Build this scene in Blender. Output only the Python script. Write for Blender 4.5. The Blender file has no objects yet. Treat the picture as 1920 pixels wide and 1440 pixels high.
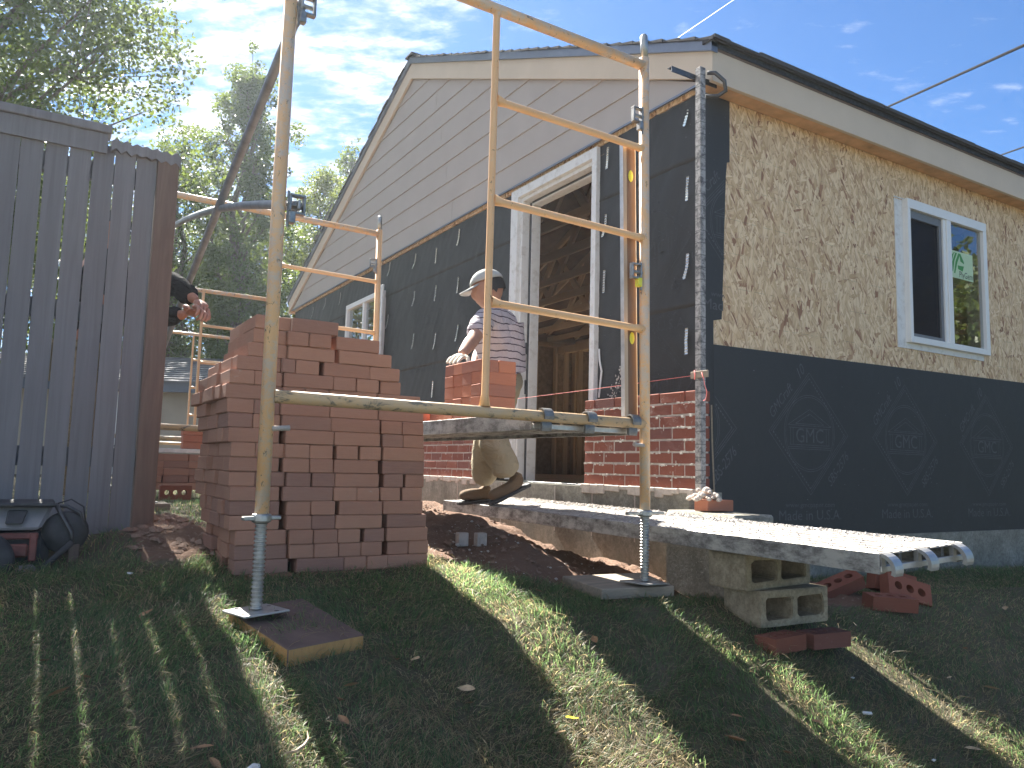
import bpy, bmesh, math, random
import numpy as np
from mathutils import Vector, Matrix, noise as mnoise
random.seed(7); RNG = np.random.default_rng(11)
S = bpy.context.scene; COL = S.collection

# ------------------------------------------------------------------ camera, sky, sun, exposure
CAM = Vector((-3.13955, -3.12954, 0.0))          # eye height is z = 0; the lawn lies below it
cam_data = bpy.data.cameras.new('camera'); cam = bpy.data.objects.new('camera', cam_data); COL.objects.link(cam)
R = Matrix(((0.85328319, -0.52083826, 0.02520547), (-0.07595423, -0.07632223, 0.99418603), (-0.51588638, -0.85023669, -0.10468435)))
m = R.transposed().to_4x4(); m.translation = CAM; cam.matrix_world = m
cam_data.sensor_width = 36.0; cam_data.lens = 1465 / 1920 * 36.0
cam_data.clip_start = 0.05; cam_data.clip_end = 2000
S.camera = cam
SUN_EL = math.radians(41.5); SUN_AZ = math.atan2(-0.008, 1.0)      # azimuth measured from +Y towards +X
sun_dir = Vector((math.sin(SUN_AZ) * math.cos(SUN_EL), math.cos(SUN_AZ) * math.cos(SUN_EL), math.sin(SUN_EL)))
sd = bpy.data.lights.new('sun', 'SUN'); sd.energy = 5.0; sd.angle = math.radians(0.53); sd.color = (1.0, 0.95, 0.86)
sun = bpy.data.objects.new('sun', sd); COL.objects.link(sun); sun.rotation_euler = (-sun_dir).to_track_quat('-Z', 'Y').to_euler()
world = bpy.data.worlds.new('World'); S.world = world; world.use_nodes = True
S.view_settings.view_transform = 'Standard'; S.view_settings.look = 'None'
S.view_settings.exposure = 2.48; S.view_settings.gamma = 1.0; S.view_settings.use_curve_mapping = False
S.render.engine = 'CYCLES'
try:
    S.cycles.use_denoising = True; S.cycles.max_bounces = 6; S.cycles.transparent_max_bounces = 12
except Exception: pass

class NT:
    """small helper to write node trees"""
    def __init__(s, tree): s.t = tree; s.t.nodes.clear()
    def n(s, typ, ins=None, **kw):
        nd = s.t.nodes.new(typ)
        for k, v in kw.items(): setattr(nd, k, v)
        for k, v in (ins or {}).items():
            sock = nd.inputs[k]
            if isinstance(v, bpy.types.NodeSocket): s.t.links.new(v, sock)
            else:
                if sock.type == 'RGBA' and len(v) == 3: v = (*v, 1)
                sock.default_value = v
        return nd
    def link(s, a, b): s.t.links.new(a, b)
    def ramp(s, fac, stops, interp='LINEAR'):
        nd = s.t.nodes.new('ShaderNodeValToRGB'); cr = nd.color_ramp; cr.interpolation = interp
        while len(cr.elements) < len(stops): cr.elements.new(0.5)
        for e, (p, c) in zip(cr.elements, stops):
            e.position = p; e.color = (*c, 1) if len(c) == 3 else c
        s.t.links.new(fac, nd.inputs[0]); return nd.outputs[0]
    def mix(s, fac, a, b, mode='MIX'):
        nd = s.t.nodes.new('ShaderNodeMix'); nd.data_type = 'RGBA'; nd.blend_type = mode
        for i, v in ((0, fac), (6, a), (7, b)):
            if isinstance(v, bpy.types.NodeSocket): s.t.links.new(v, nd.inputs[i])
            elif i == 0: nd.inputs[0].default_value = v
            else: nd.inputs[i].default_value = (*v, 1) if len(v) == 3 else v
        return nd.outputs[2]
    def math(s, op, a, b=None, c=None, clamp=False):
        nd = s.t.nodes.new('ShaderNodeMath'); nd.operation = op; nd.use_clamp = clamp
        for i, v in enumerate((a, b, c)):
            if v is None: continue
            if isinstance(v, bpy.types.NodeSocket): s.t.links.new(v, nd.inputs[i])
            else: nd.inputs[i].default_value = v
        return nd.outputs[0]
    def noise(s, vec, scale, detail=4, rough=0.55, dist=0.0, out=0):
        nd = s.n('ShaderNodeTexNoise', {'Vector': vec, 'Scale': scale, 'Detail': detail, 'Roughness': rough, 'Distortion': dist}); return nd.outputs[out]
    def mapping(s, vec, loc=(0,0,0), rot=(0,0,0), scale=(1,1,1)):
        return s.n('ShaderNodeMapping', {'Vector': vec, 'Location': loc, 'Rotation': rot, 'Scale': scale}).outputs[0]

# sky: Nishita plus cirrus and altocumulus as a function of direction
w = NT(world.node_tree)
sky = w.n('ShaderNodeTexSky', sky_type='NISHITA'); sky.sun_disc = False; sky.sun_elevation = SUN_EL; sky.sun_rotation = SUN_AZ
sky.altitude = 1500; sky.air_density = 1.0; sky.dust_density = 0.6; sky.ozone_density = 2.5
tc = w.n('ShaderNodeTexCoord').outputs['Generated']
sep = w.n('ShaderNodeSeparateXYZ', {0: tc})
hz = w.math('ADD', w.math('MAXIMUM', sep.outputs[2], 0.0), 0.16)
px = w.math('DIVIDE', sep.outputs[0], hz); py = w.math('DIVIDE', sep.outputs[1], hz)
plane = w.n('ShaderNodeCombineXYZ', {0: px, 1: py, 2: 0.0}).outputs[0]
skyc = w.mix(1.0, w.n('ShaderNodeHueSaturation', {'Saturation': 1.12, 'Value': 0.92, 'Color': sky.outputs[0]}).outputs[0], (0.315, 0.520, 0.675), 'MULTIPLY')
streak = w.mapping(w.mapping(plane, rot=(0, 0, math.radians(35))), scale=(1.0, 1.9, 1))
n1 = w.noise(streak, 4.6, 9, 0.62, 0.35)
n2 = w.noise(streak, 13, 6, 0.6, 0.2)
nn = w.math('ADD', w.math('MULTIPLY', n1, 0.60), w.math('MULTIPLY', n2, 0.40))
# the cloud bank covers the half of the sky on the -X side; its edge is ragged
bank = w.math('ADD', w.math('MULTIPLY', w.math('SUBTRACT', px, w.math('MULTIPLY', py, 0.36)), -0.95), w.math('MULTIPLY', w.math('SUBTRACT', w.noise(plane, 1.3, 4, 0.6), 0.5), 1.3))
bankm = w.n('ShaderNodeMapRange', {'Value': bank, 'From Min': -0.62, 'From Max': 0.10}, interpolation_type='SMOOTHSTEP').outputs[0]
thr = w.math('SUBTRACT', 0.60, w.math('MULTIPLY', bankm, 0.145))
cl = w.n('ShaderNodeMapRange', {'Value': w.math('SUBTRACT', nn, thr), 'From Min': -0.04, 'From Max': 0.15}).outputs[0]
cl = w.math('MULTIPLY', cl, w.math('ADD', 0.30, w.math('MULTIPLY', bankm, 0.68)))
cloudc = w.mix(w.n('ShaderNodeMapRange', {'Value': w.math('ADD', w.math('MULTIPLY', n1, 0.45), w.math('MULTIPLY', n2, 0.55)), 'From Min': 0.40, 'From Max': 0.66}).outputs[0], (1.9, 2.25, 2.85), (6.6, 6.5, 6.3))
final = w.mix(cl, skyc, cloudc)
bg = w.n('ShaderNodeBackground', {'Color': final, 'Strength': 0.055})
w.link(bg.outputs[0], w.n('ShaderNodeOutputWorld').inputs[0])

# ------------------------------------------------------------------ material helpers
MATS = {}
def mat(name, fn, alpha=False):
    if name in MATS: return MATS[name]
    mm = bpy.data.materials.new(name); mm.use_nodes = True
    t = NT(mm.node_tree); fn(t); MATS[name] = mm; return mm
def out(t, bsdf, disp=None):
    o = t.n('ShaderNodeOutputMaterial'); t.link(bsdf, o.inputs[0])
def pbsdf(t, color, rough=0.7, metal=0.0, bump=None, strength=0.3, dist=0.01, spec=0.5, **kw):
    ins = {'Base Color': color, 'Roughness': rough, 'Metallic': metal, 'Specular IOR Level': spec}
    ins.update(kw)
    if bump is not None:
        ins['Normal'] = t.n('ShaderNodeBump', {'Height': bump, 'Strength': strength, 'Distance': dist}).outputs[0]
    return t.n('ShaderNodeBsdfPrincipled', ins).outputs[0]
def objc(t): return t.n('ShaderNodeTexCoord').outputs['Object']
def rnd(t): return t.n('ShaderNodeObjectInfo').outputs['Random']
def geo_rand(t): return t.n('ShaderNodeNewGeometry').outputs['Random Per Island']
def worldpos(t): return t.n('ShaderNodeNewGeometry').outputs['Position']

def m_simple(name, col, rough=0.7, metal=0.0, var=0.25, scale=12, bump=0.25, spec=0.5):
    def fn(t):
        v = worldpos(t); n = t.noise(v, scale, 6, 0.6)
        f = t.n('ShaderNodeMapRange', {'Value': n, 'From Min': 0.25, 'From Max': 0.75, 'To Min': 1 - var, 'To Max': 1 + var}).outputs[0]
        c = t.n('ShaderNodeVectorMath', {0: col, 1: (1, 1, 1)}, operation='MULTIPLY')
        t.link(f, t.n('ShaderNodeMath').inputs[0])
        vm = t.n('ShaderNodeVectorMath', {0: tuple(col), 'Scale': f}, operation='SCALE').outputs[0]
        out(t, pbsdf(t, vm, rough, metal, t.noise(v, scale * 9, 4, 0.6), bump, 0.002, spec))
    return mat(name, fn)

def brick_fn(base, dark, lime, limec=(0.42, 0.38, 0.34)):
    def fn(t):
        v = t.n('ShaderNodeVectorMath', {0: objc(t), 1: t.n('ShaderNodeVectorMath', {0: (17.0, 31.0, 9.0), 'Scale': rnd(t)}, operation='SCALE').outputs[0]}, operation='ADD').outputs[0]
        r = rnd(t)
        c = t.mix(r, base, dark)
        c = t.mix(t.math('MULTIPLY', t.math('GREATER_THAN', t.math('FRACT', t.math('MULTIPLY', r, 7.31)), 0.86), 0.45), c, (0.10, 0.075, 0.085))
        c = t.mix(t.math('MULTIPLY', t.noise(v, 14, 6, 0.7), 0.55), c, (dark[0]*.7, dark[1]*.7, dark[2]*.75))
        drag = t.noise(t.mapping(v, scale=(18, 18, 160)), 1.0, 3, 0.5)
        c = t.mix(t.math('MULTIPLY', drag, 0.3), c, (base[0]*1.25, base[1]*1.3, base[2]*1.3))
        lm = t.n('ShaderNodeMapRange', {'Value': t.math('ADD', t.noise(v, 22, 8, 0.72, 0.6), t.math('MULTIPLY', t.noise(v, 3, 2), 0.25)), 'From Min': 0.80 - lime, 'From Max': 0.92 - lime}).outputs[0]
        c = t.mix(t.math('MULTIPLY', lm, 0.7), c, limec)
        b = t.math('ADD', t.noise(v, 60, 5, 0.7), t.math('MULTIPLY', drag, 0.6))
        out(t, pbsdf(t, c, 0.86, 0, b, 0.55, 0.002, 0.25))
    return fn
M_PILE = mat('stacked_brick', brick_fn((0.42, 0.225, 0.150), (0.32, 0.165, 0.115), 0.0))
M_DECKB = mat('deck_brick', brick_fn((0.50, 0.20, 0.115), (0.38, 0.14, 0.085), 0.03))
M_WALLB = mat('laid_brick', brick_fn((0.27, 0.090, 0.058), (0.19, 0.064, 0.046), 0.09, (0.42, 0.36, 0.33)))
M_CORED = mat('cored_brick', brick_fn((0.26, 0.095, 0.06), (0.18, 0.065, 0.045), 0.0))
M_MORTAR = m_simple('mortar', (0.46, 0.40, 0.35), 0.95, 0, 0.25, 30, 0.8)
M_MORTARL = m_simple('mortar_crumbs', (0.50, 0.46, 0.41), 0.95, 0, 0.2, 40, 0.8)

def osb(t):
    v = worldpos(t); s = t.n('ShaderNodeSeparateXYZ', {0: v})
    uv = t.n('ShaderNodeCombineXYZ', {0: t.math('ADD', s.outputs[0], t.math('MULTIPLY', s.outputs[1], 1.3)), 1: s.outputs[2], 2: 0}).outputs[0]
    warp = t.n('ShaderNodeTexNoise', {'Vector': uv, 'Scale': 6, 'Detail': 3}).outputs[1]
    uvw = t.n('ShaderNodeVectorMath', {0: uv, 1: t.n('ShaderNodeVectorMath', {0: warp, 'Scale': 0.018}, operation='SCALE').outputs[0]}, operation='ADD').outputs[0]
    col = None; hgt = None
    light, midc, red, dk = (0.76, 0.56, 0.34), (0.56, 0.38, 0.21), (0.36, 0.18, 0.11), (0.20, 0.09, 0.06)
    for i, (ang, sx, sy, th) in enumerate(((3, 30, 7.5, -1), (-24, 35, 8, .40), (27, 38, 9, .45), (-48, 40, 10, .60), (50, 42, 11, .62), (-9, 40, 9, .5), (76, 46, 12, .80), (16, 54, 12, .60), (-33, 74, 17, .72))):
        mp = t.mapping(t.mapping(uvw, rot=(0, 0, math.radians(ang))), loc=(i * 3.7, i * 1.9, 0), scale=(sx, sy, 1))
        vo = t.n('ShaderNodeTexVoronoi', {'Vector': mp, 'Scale': 1.0, 'Randomness': 1.0}, voronoi_dimensions='2D', distance='MANHATTAN')
        sc = t.n('ShaderNodeSeparateColor', {0: vo.outputs['Color']})
        strand = t.ramp(sc.outputs[0], [(0.0, dk), (0.03, red), (0.10, midc), (0.38, light), (0.75, (0.90, 0.72, 0.48)), (1.0, (0.62, 0.44, 0.26))])
        grain = t.noise(t.n('ShaderNodeVectorMath', {0: mp, 1: (5.0, 0.35, 1)}, operation='MULTIPLY').outputs[0], 2.0, 3, 0.6)
        strand = t.mix(t.math('MULTIPLY', grain, 0.25), strand, midc)
        # thin dark line where a strand ends
        edge = t.n('ShaderNodeMapRange', {'Value': vo.outputs['Distance'], 'From Min': 0.55, 'From Max': 1.0}).outputs[0]
        strand = t.mix(t.math('MULTIPLY', edge, 0.6), strand, red)
        if col is None: col, hgt = strand, sc.outputs[2]
        else:
            mk = t.math('GREATER_THAN', sc.outputs[1], th)
            col = t.mix(mk, col, strand); hgt = t.math('ADD', t.math('MULTIPLY', hgt, t.math('SUBTRACT', 1.0, mk)), t.math('MULTIPLY', t.math('ADD', sc.outputs[2], i * 0.2), mk))
    # faint green nailing lines printed on the sheets, 0.2 m apart upward, 0.4 m across
    zl = t.math('ABSOLUTE', t.math('SUBTRACT', t.math('FRACT', t.math('ADD', t.math('DIVIDE', s.outputs[2], 0.203), 0.3)), 0.5))
    xl = t.math('ABSOLUTE', t.math('SUBTRACT', t.math('FRACT', t.math('ADD', t.math('DIVIDE', s.outputs[0], 0.406), 0.5)), 0.5))
    ln = t.math('MAXIMUM', t.math('LESS_THAN', zl, 0.007), t.math('LESS_THAN', xl, 0.0028))
    broken = t.math('GREATER_THAN', t.noise(uv, 14, 3), 0.50)
    col = t.mix(t.math('MULTIPLY', t.math('MULTIPLY', ln, broken), 0.42), col, (0.12, 0.16, 0.12))
    col = t.mix(t.math('MULTIPLY', t.noise(uv, 1.7, 3), 0.15), col, (0.44, 0.30, 0.18))
    out(t, pbsdf(t, col, 0.75, 0, hgt, 0.35, 0.004, 0.3))
M_OSB = mat('strand_board', osb)

def felt(t):
    v = worldpos(t)
    n = t.noise(v, 2.2, 4, 0.6); c = t.mix(n, (0.021, 0.020, 0.0195), (0.037, 0.036, 0.035))
    fine = t.noise(t.mapping(v, scale=(30, 30, 240)), 1.0, 2)
    c = t.mix(t.math('MULTIPLY', fine, 0.35), c, (0.042, 0.043, 0.046))
    dots = t.math('GREATER_THAN', t.noise(v, 55, 2, 0.5), 0.765)
    c = t.mix(t.math('MULTIPLY', dots, 0.5), c, (0.25, 0.25, 0.26))
    out(t, pbsdf(t, c, 0.62, 0, t.math('ADD', t.noise(v, 9, 3), t.math('MULTIPLY', fine, 0.3)), 0.22, 0.02, 0.5))
M_FELT = mat('tar_paper', felt)
M_PRINT = m_simple('tar_paper_print', (0.085, 0.085, 0.088), 0.7, 0, 0.35, 40, 0.0)
M_PRINT2 = m_simple('faded_paper_print', (0.042, 0.044, 0.048), 0.7, 0, 0.35, 40, 0.0)
M_SIDING = m_simple('siding_paint', (0.43, 0.375, 0.335), 0.6, 0, 0.05, 3, 0.15)
M_TRIM = m_simple('trim_paint', (0.62, 0.51, 0.39), 0.6, 0, 0.06, 3, 0.15)
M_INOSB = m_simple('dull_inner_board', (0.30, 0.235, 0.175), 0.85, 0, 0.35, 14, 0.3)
M_DECKW = m_simple('old_roof_sheathing', (0.17, 0.12, 0.095), 0.85, 0, 0.3, 6, 0.3)
M_PLY = m_simple('soffit_plywood', (0.66, 0.40, 0.22), 0.75, 0, 0.3, 6, 0.2)
M_DRIP = m_simple('drip_edge_metal', (0.20, 0.22, 0.26), 0.4, 0.6, 0.1, 8, 0.1)
def shingle(t):
    v = worldpos(t); r = rnd(t)
    c = t.mix(t.noise(v, 5, 3), (0.03, 0.031, 0.035), (0.075, 0.075, 0.08))
    c = t.mix(t.math('MULTIPLY', t.noise(v, 160, 3), 0.4), c, (0.13, 0.13, 0.135))
    out(t, pbsdf(t, c, 0.9, 0, t.noise(v, 180, 3), 0.6, 0.003, 0.3))
M_SHINGLE = mat('shingle', shingle)
M_WHITE = m_simple('white_vinyl', (0.78, 0.78, 0.76), 0.4, 0, 0.05, 5, 0.08)
def dirtywhite(t):
    v = worldpos(t); n = t.noise(v, 16, 7, 0.7)
    k = t.n('ShaderNodeMapRange', {'Value': n, 'From Min': 0.5, 'From Max': 0.72}).outputs[0]
    out(t, pbsdf(t, t.mix(t.math('MULTIPLY', k, 0.6), (0.72, 0.72, 0.70), (0.40, 0.36, 0.31)), 0.5, 0, n, 0.15, 0.003))
M_DWHITE = mat('dusty_white_trim', dirtywhite)
def woodfn(base, dark, sc=(3, 40, 40), rough=0.75):
    def fn(t):
        v = objc(t); g = t.noise(t.mapping(v, scale=sc), 1.0, 6, 0.65, 0.8)
        c = t.mix(t.n('ShaderNodeMapRange', {'Value': g, 'From Min': 0.3, 'From Max': 0.7}).outputs[0], dark, base)
        c = t.mix(t.math('MULTIPLY', t.noise(v, 7, 5, 0.7), 0.4), c, dark)
        c = t.mix(t.math('MULTIPLY', rnd(t), 0.22), c, (dark[0]*.6, dark[1]*.6, dark[2]*.6))
        out(t, pbsdf(t, c, rough, 0, g, 0.4, 0.003, 0.3))
    return fn
M_STUD = mat('stud_lumber', woodfn((0.58, 0.47, 0.35), (0.46, 0.36, 0.26), (30, 30, 3)))
M_JOIST = mat('joist_lumber', woodfn((0.62, 0.51, 0.40), (0.50, 0.40, 0.31), (30, 3, 30)))
M_FENCE = mat('weathered_fence_wood', woodfn((0.27, 0.265, 0.27), (0.19, 0.18, 0.185), (30, 30, 1.2), 0.85))
M_POST = mat('brown_post_wood', woodfn((0.25, 0.175, 0.135), (0.15, 0.105, 0.085), (30, 30, 2.5), 0.85))
M_PADWOOD = mat('dusty_pad_wood', woodfn((0.19, 0.125, 0.10), (0.115, 0.075, 0.062), (8, 8, 8), 0.85))
M_PADEDGE = mat('pad_edge_wood', woodfn((0.62, 0.36, 0.13), (0.42, 0.23, 0.09), (60, 60, 14), 0.75))
M_PLANKW = mat('grey_plank_wood', woodfn((0.40, 0.33, 0.25), (0.22, 0.19, 0.15), (4, 50, 50), 0.85))
M_LEVELW = mat('level_wood', woodfn((0.25, 0.15, 0.095), (0.16, 0.095, 0.06), (40, 40, 4), 0.5))
def tube(base, rust_amt, splash):
    def fn(t):
        v = worldpos(t)
        c = t.mix(t.noise(v, 6, 5, 0.6), base, (base[0]*.86, base[1]*.74, base[2]*.60))
        r = t.n('ShaderNodeMapRange', {'Value': t.noise(t.mapping(v, scale=(1, 1, .55)), 42, 8, 0.75, 0.7), 'From Min': 0.64 - rust_amt, 'From Max': 0.68 - rust_amt}).outputs[0]
        c = t.mix(r, c, (0.13, 0.085, 0.06))
        d = t.n('ShaderNodeMapRange', {'Value': t.noise(v, 17, 9, 0.75, 0.3), 'From Min': 0.60 - splash, 'From Max': 0.74 - splash}).outputs[0]
        c = t.mix(t.math('MULTIPLY', d, 0.75), c, (0.60, 0.53, 0.46))
        out(t, pbsdf(t, c, 0.45, 0, t.math('SUBTRACT', d, r), 0.25, 0.002, 0.5))
    return fn
M_YEL = mat('yellow_tube_paint', tube((0.88, 0.57, 0.31), 0.012, 0.0))
M_YELD = mat('spattered_tube_paint', tube((0.87, 0.57, 0.31), 0.045, 0.14))
def dirtytube(t):
    v = worldpos(t); c = t.mix(t.noise(v, 20, 8, 0.7), (0.68, 0.42, 0.17), (0.48, 0.38, 0.27))
    k = t.n('ShaderNodeMapRange', {'Value': t.noise(t.mapping(v, scale=(1, 2.2, 2.2)), 13, 9, 0.75, 0.5), 'From Min': 0.53, 'From Max': 0.60}).outputs[0]
    c = t.mix(t.math('MULTIPLY', k, 0.85), c, (0.10, 0.105, 0.085))
    out(t, pbsdf(t, c, 0.55, 0, k, 0.3, 0.003))
M_LEDG = mat('worn_ledger_paint', dirtytube)
M_GALV = m_simple('galvanised_steel', (0.42, 0.42, 0.40), 0.38, 0.85, 0.35, 35, 0.4)
M_STEELD = m_simple('dark_steel', (0.10, 0.10, 0.105), 0.42, 0.7, 0.35, 30, 0.3)
M_ALU = m_simple('worn_aluminium', (0.52, 0.51, 0.49), 0.42, 0.7, 0.22, 22, 0.3)
def aludirty(t):
    v = worldpos(t); n = t.noise(t.mapping(v, scale=(2, 1, 2)), 9, 9, 0.75)
    k = t.n('ShaderNodeMapRange', {'Value': n, 'From Min': 0.42, 'From Max': 0.62}).outputs[0]
    c = t.mix(k, (0.50, 0.49, 0.46), (0.16, 0.15, 0.14))
    out(t, pbsdf(t, c, t.math('ADD', 0.45, t.math('MULTIPLY', k, 0.3)), 0.45, n, 0.4, 0.003))
M_ALUD = mat('grimy_aluminium', aludirty)
def alutop(t):
    v = worldpos(t); n = t.noise(v, 12, 9, 0.75)
    k = t.n('ShaderNodeMapRange', {'Value': n, 'From Min': 0.40, 'From Max': 0.60}).outputs[0]
    out(t, pbsdf(t, t.mix(k, (0.48, 0.45, 0.41), (0.27, 0.25, 0.23)), 0.9, 0.0, t.noise(v, 70, 6, 0.7), 0.7, 0.004, 0.2))
M_ALUTOP = mat('mortar_dusted_deck', alutop)
M_POLE = None
def polefn(t):
    v = worldpos(t); n = t.noise(v, 26, 9, 0.78, 0.4)
    k = t.n('ShaderNodeMapRange', {'Value': n, 'From Min': 0.44, 'From Max': 0.60}).outputs[0]
    s = t.n('ShaderNodeSeparateXYZ', {0: v})
    tick = t.math('LESS_THAN', t.math('FRACT', t.math('DIVIDE', s.outputs[2], 0.0677)), 0.10)
    c = t.mix(k, (0.40, 0.38, 0.36), (0.10, 0.095, 0.095))
    c = t.mix(t.math('MULTIPLY', tick, 0.55), c, (0.06, 0.06, 0.065))
    out(t, pbsdf(t, c, 0.6, 0.2, n, 0.4, 0.003))
M_POLE = mat('mortar_stained_pole', polefn)
def concrete(col, name):
    def fn(t):
        v = worldpos(t); n = t.noise(v, 6, 8, 0.68)
        c = t.mix(t.n('ShaderNodeMapRange', {'Value': n, 'From Min': 0.3, 'From Max': 0.7}).outputs[0], (col[0]*.58, col[1]*.57, col[2]*.55), (col[0]*1.32, col[1]*1.32, col[2]*1.32)); c = t.mix(t.math('MULTIPLY', t.n('ShaderNodeMapRange', {'Value': t.noise(v, 44, 6, 0.8), 'From Min': 0.42, 'From Max': 0.60}).outputs[0], 0.6), c, (col[0]*.42, col[1]*.40, col[2]*.36))
        pit = t.n('ShaderNodeMapRange', {'Value': t.noise(v, 85, 4, 0.6), 'From Min': 0.30, 'From Max': 0.42, 'To Min': 1, 'To Max': 0}).outputs[0]
        c = t.mix(t.math('MULTIPLY', pit, 0.45), c, (col[0]*.4, col[1]*.4, col[2]*.4))
        st = t.noise(t.mapping(v, scale=(9, 9, 1.2)), 1.0, 5, 0.6)
        c = t.mix(t.math('MULTIPLY', t.n('ShaderNodeMapRange', {'Value': st, 'From Min': 0.5, 'From Max': 0.75}).outputs[0], 0.4), c, (col[0]*.5, col[1]*.48, col[2]*.42))
        out(t, pbsdf(t, c, 0.92, 0, t.math('SUBTRACT', t.noise(v, 60, 6, 0.7), t.math('MULTIPLY', pit, 0.8)), 0.6, 0.004, 0.2))
    return mat(name, fn)
M_CONC = concrete((0.31, 0.295, 0.25), 'foundation_concrete')
M_CMU = concrete((0.40, 0.335, 0.235), 'block_concrete')
M_GLASS = mat('window_glass', lambda t: out(t, pbsdf(t, (0.9, 0.95, 0.95), 0.02, 0, None, spec=1.0, **{'Transmission Weight': 1.0, 'IOR': 1.5})))
def panefn(t):      # thin pane: mostly see-through with a mirror-like reflection
    fr = t.n('ShaderNodeFresnel', {'IOR': 1.9}).outputs[0]
    tr = t.n('ShaderNodeBsdfTransparent', {'Color': (0.78, 0.82, 0.82)}).outputs[0]
    gl = t.n('ShaderNodeBsdfGlossy', {'Color': (0.95, 0.97, 1.0), 'Roughness': 0.0}).outputs[0]
    mx = t.n('ShaderNodeMixShader', {0: t.math('MULTIPLY', t.math('ADD', t.math('MULTIPLY', fr, 0.9), 0.10), t.math('SUBTRACT', 1.0, t.n('ShaderNodeNewGeometry').outputs['Backfacing']), clamp=True), 1: tr, 2: gl}); out(t, mx.outputs[0])
M_PANE = mat('window_pane', panefn)
def screenfn(t):
    tr = t.n('ShaderNodeBsdfTransparent', {'Color': (1, 1, 1)}).outputs[0]
    df = t.n('ShaderNodeBsdfDiffuse', {'Color': (0.03, 0.033, 0.04, 1)}).outputs[0]
    mx = t.n('ShaderNodeMixShader', {0: 0.62, 1: tr, 2: df}); out(t, mx.outputs[0])
M_SCREEN = mat('insect_screen', screenfn)
M_STICK = m_simple('sticker_paper', (0.52, 0.66, 0.42), 0.6, 0, 0.05, 8, 0)
M_STICKG = m_simple('sticker_green_ink', (0.06, 0.27, 0.05), 0.5, 0, 0.05, 8, 0)
M_STICKK = m_simple('sticker_dark_ink', (0.03, 0.04, 0.03), 0.5, 0, 0.05, 8, 0)
M_TIE = m_simple('brick_tie_steel', (0.75, 0.78, 0.80), 0.22, 0.9, 0.2, 60, 0.2)
M_PINK = m_simple('pink_mason_line', (0.85, 0.22, 0.20), 0.7, 0, 0.1, 30, 0)
M_TOGG = m_simple('toggle_steel', (0.30, 0.29, 0.27), 0.4, 0.7, 0.35, 40, 0.3)
M_YVIAL = m_simple('yellow_vial', (0.75, 0.70, 0.05), 0.3, 0, 0.1, 30, 0)
M_WIRE = m_simple('black_cable', (0.015, 0.015, 0.018), 0.95, 0, 0.2, 10, 0, 0.05)
M_WIREW = m_simple('pale_cable', (0.35, 0.35, 0.36), 0.4, 0, 0.1, 10, 0)
M_SKIN = m_simple('skin', (0.36, 0.19, 0.125), 0.55, 0, 0.12, 30, 0.15)
M_SKIN2 = m_simple('weathered_skin', (0.42, 0.20, 0.13), 0.55, 0, 0.2, 50, 0.25)
M_HAIR = m_simple('dark_hair', (0.02, 0.016, 0.013), 0.6, 0, 0.3, 90, 0.4)
def shirtfn(t):
    v = worldpos(t); s = t.n('ShaderNodeSeparateXYZ', {0: v})
    wv = t.math('ADD', s.outputs[2], t.math('MULTIPLY', t.math('SUBTRACT', t.noise(v, 7, 3), 0.5), 0.05))
    f = t.math('LESS_THAN', t.math('FRACT', t.math('DIVIDE', wv, 0.040)), 0.17)
    c = t.mix(f, (0.46, 0.41, 0.43), (0.07, 0.05, 0.07))
    out(t, pbsdf(t, c, 0.9, 0, t.noise(v, 16, 4, 0.6, 1.0), 0.7, 0.03, 0.2))
M_SHIRT = mat('striped_shirt_cotton', shirtfn)
def cloth(name, col, b=0.6):
    def fn(t):
        v = worldpos(t)
        out(t, pbsdf(t, t.mix(t.noise(v, 9, 5), (col[0]*.75, col[1]*.75, col[2]*.75), (col[0]*1.15, col[1]*1.15, col[2]*1.1)), 0.9, 0, t.noise(t.mapping(v, scale=(1, 1, 1.8)), 12, 4, 0.6, 1.2), b, 0.04, 0.2))
    return mat(name, fn)
M_KHAKI = cloth('khaki_work_cotton', (0.36, 0.31, 0.22)); M_BLACKC = cloth('black_sleeve_cotton', (0.018, 0.019, 0.022))
M_CAP = cloth('grey_cap_cotton', (0.42, 0.43, 0.42), 0.3); M_GLOVE = cloth('pale_work_glove', (0.6, 0.56, 0.48), 0.3)
M_BOOT = cloth('boot_leather', (0.16, 0.11, 0.07), 0.3); M_SOLE = m_simple('boot_sole_rubber', (0.05, 0.05, 0.05), 0.8, 0, 0.2, 60, 0.5)
M_BARK = m_simple('tree_bark', (0.14, 0.11, 0.085), 0.9, 0, 0.35, 14, 0.8)
def leaffn(col, tip):
    def fn(t):
        r = t.n('ShaderNodeAttribute', attribute_name='shade').outputs['Fac']
        c = t.mix(r, col, tip)
        df = t.n('ShaderNodeBsdfPrincipled', {'Base Color': c, 'Roughness': 0.45, 'Specular IOR Level': 0.5}).outputs[0]
        tl = t.n('ShaderNodeBsdfTranslucent', {'Color': t.mix(0.5, c, (0.20, 0.26, 0.03))}).outputs[0]
        mx = t.n('ShaderNodeMixShader', {0: 0.42, 1: df, 2: tl}); out(t, mx.outputs[0])
    return fn
M_LEAF1 = mat('ash_leaves', leaffn((0.055, 0.085, 0.03), (0.11, 0.14, 0.045)))
M_LEAF2 = mat('poplar_leaves', leaffn((0.060, 0.095, 0.028), (0.12, 0.16, 0.045)))
M_LEAF3 = mat('yellowing_leaves', leaffn((0.12, 0.16, 0.035), (0.24, 0.25, 0.05)))
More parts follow.
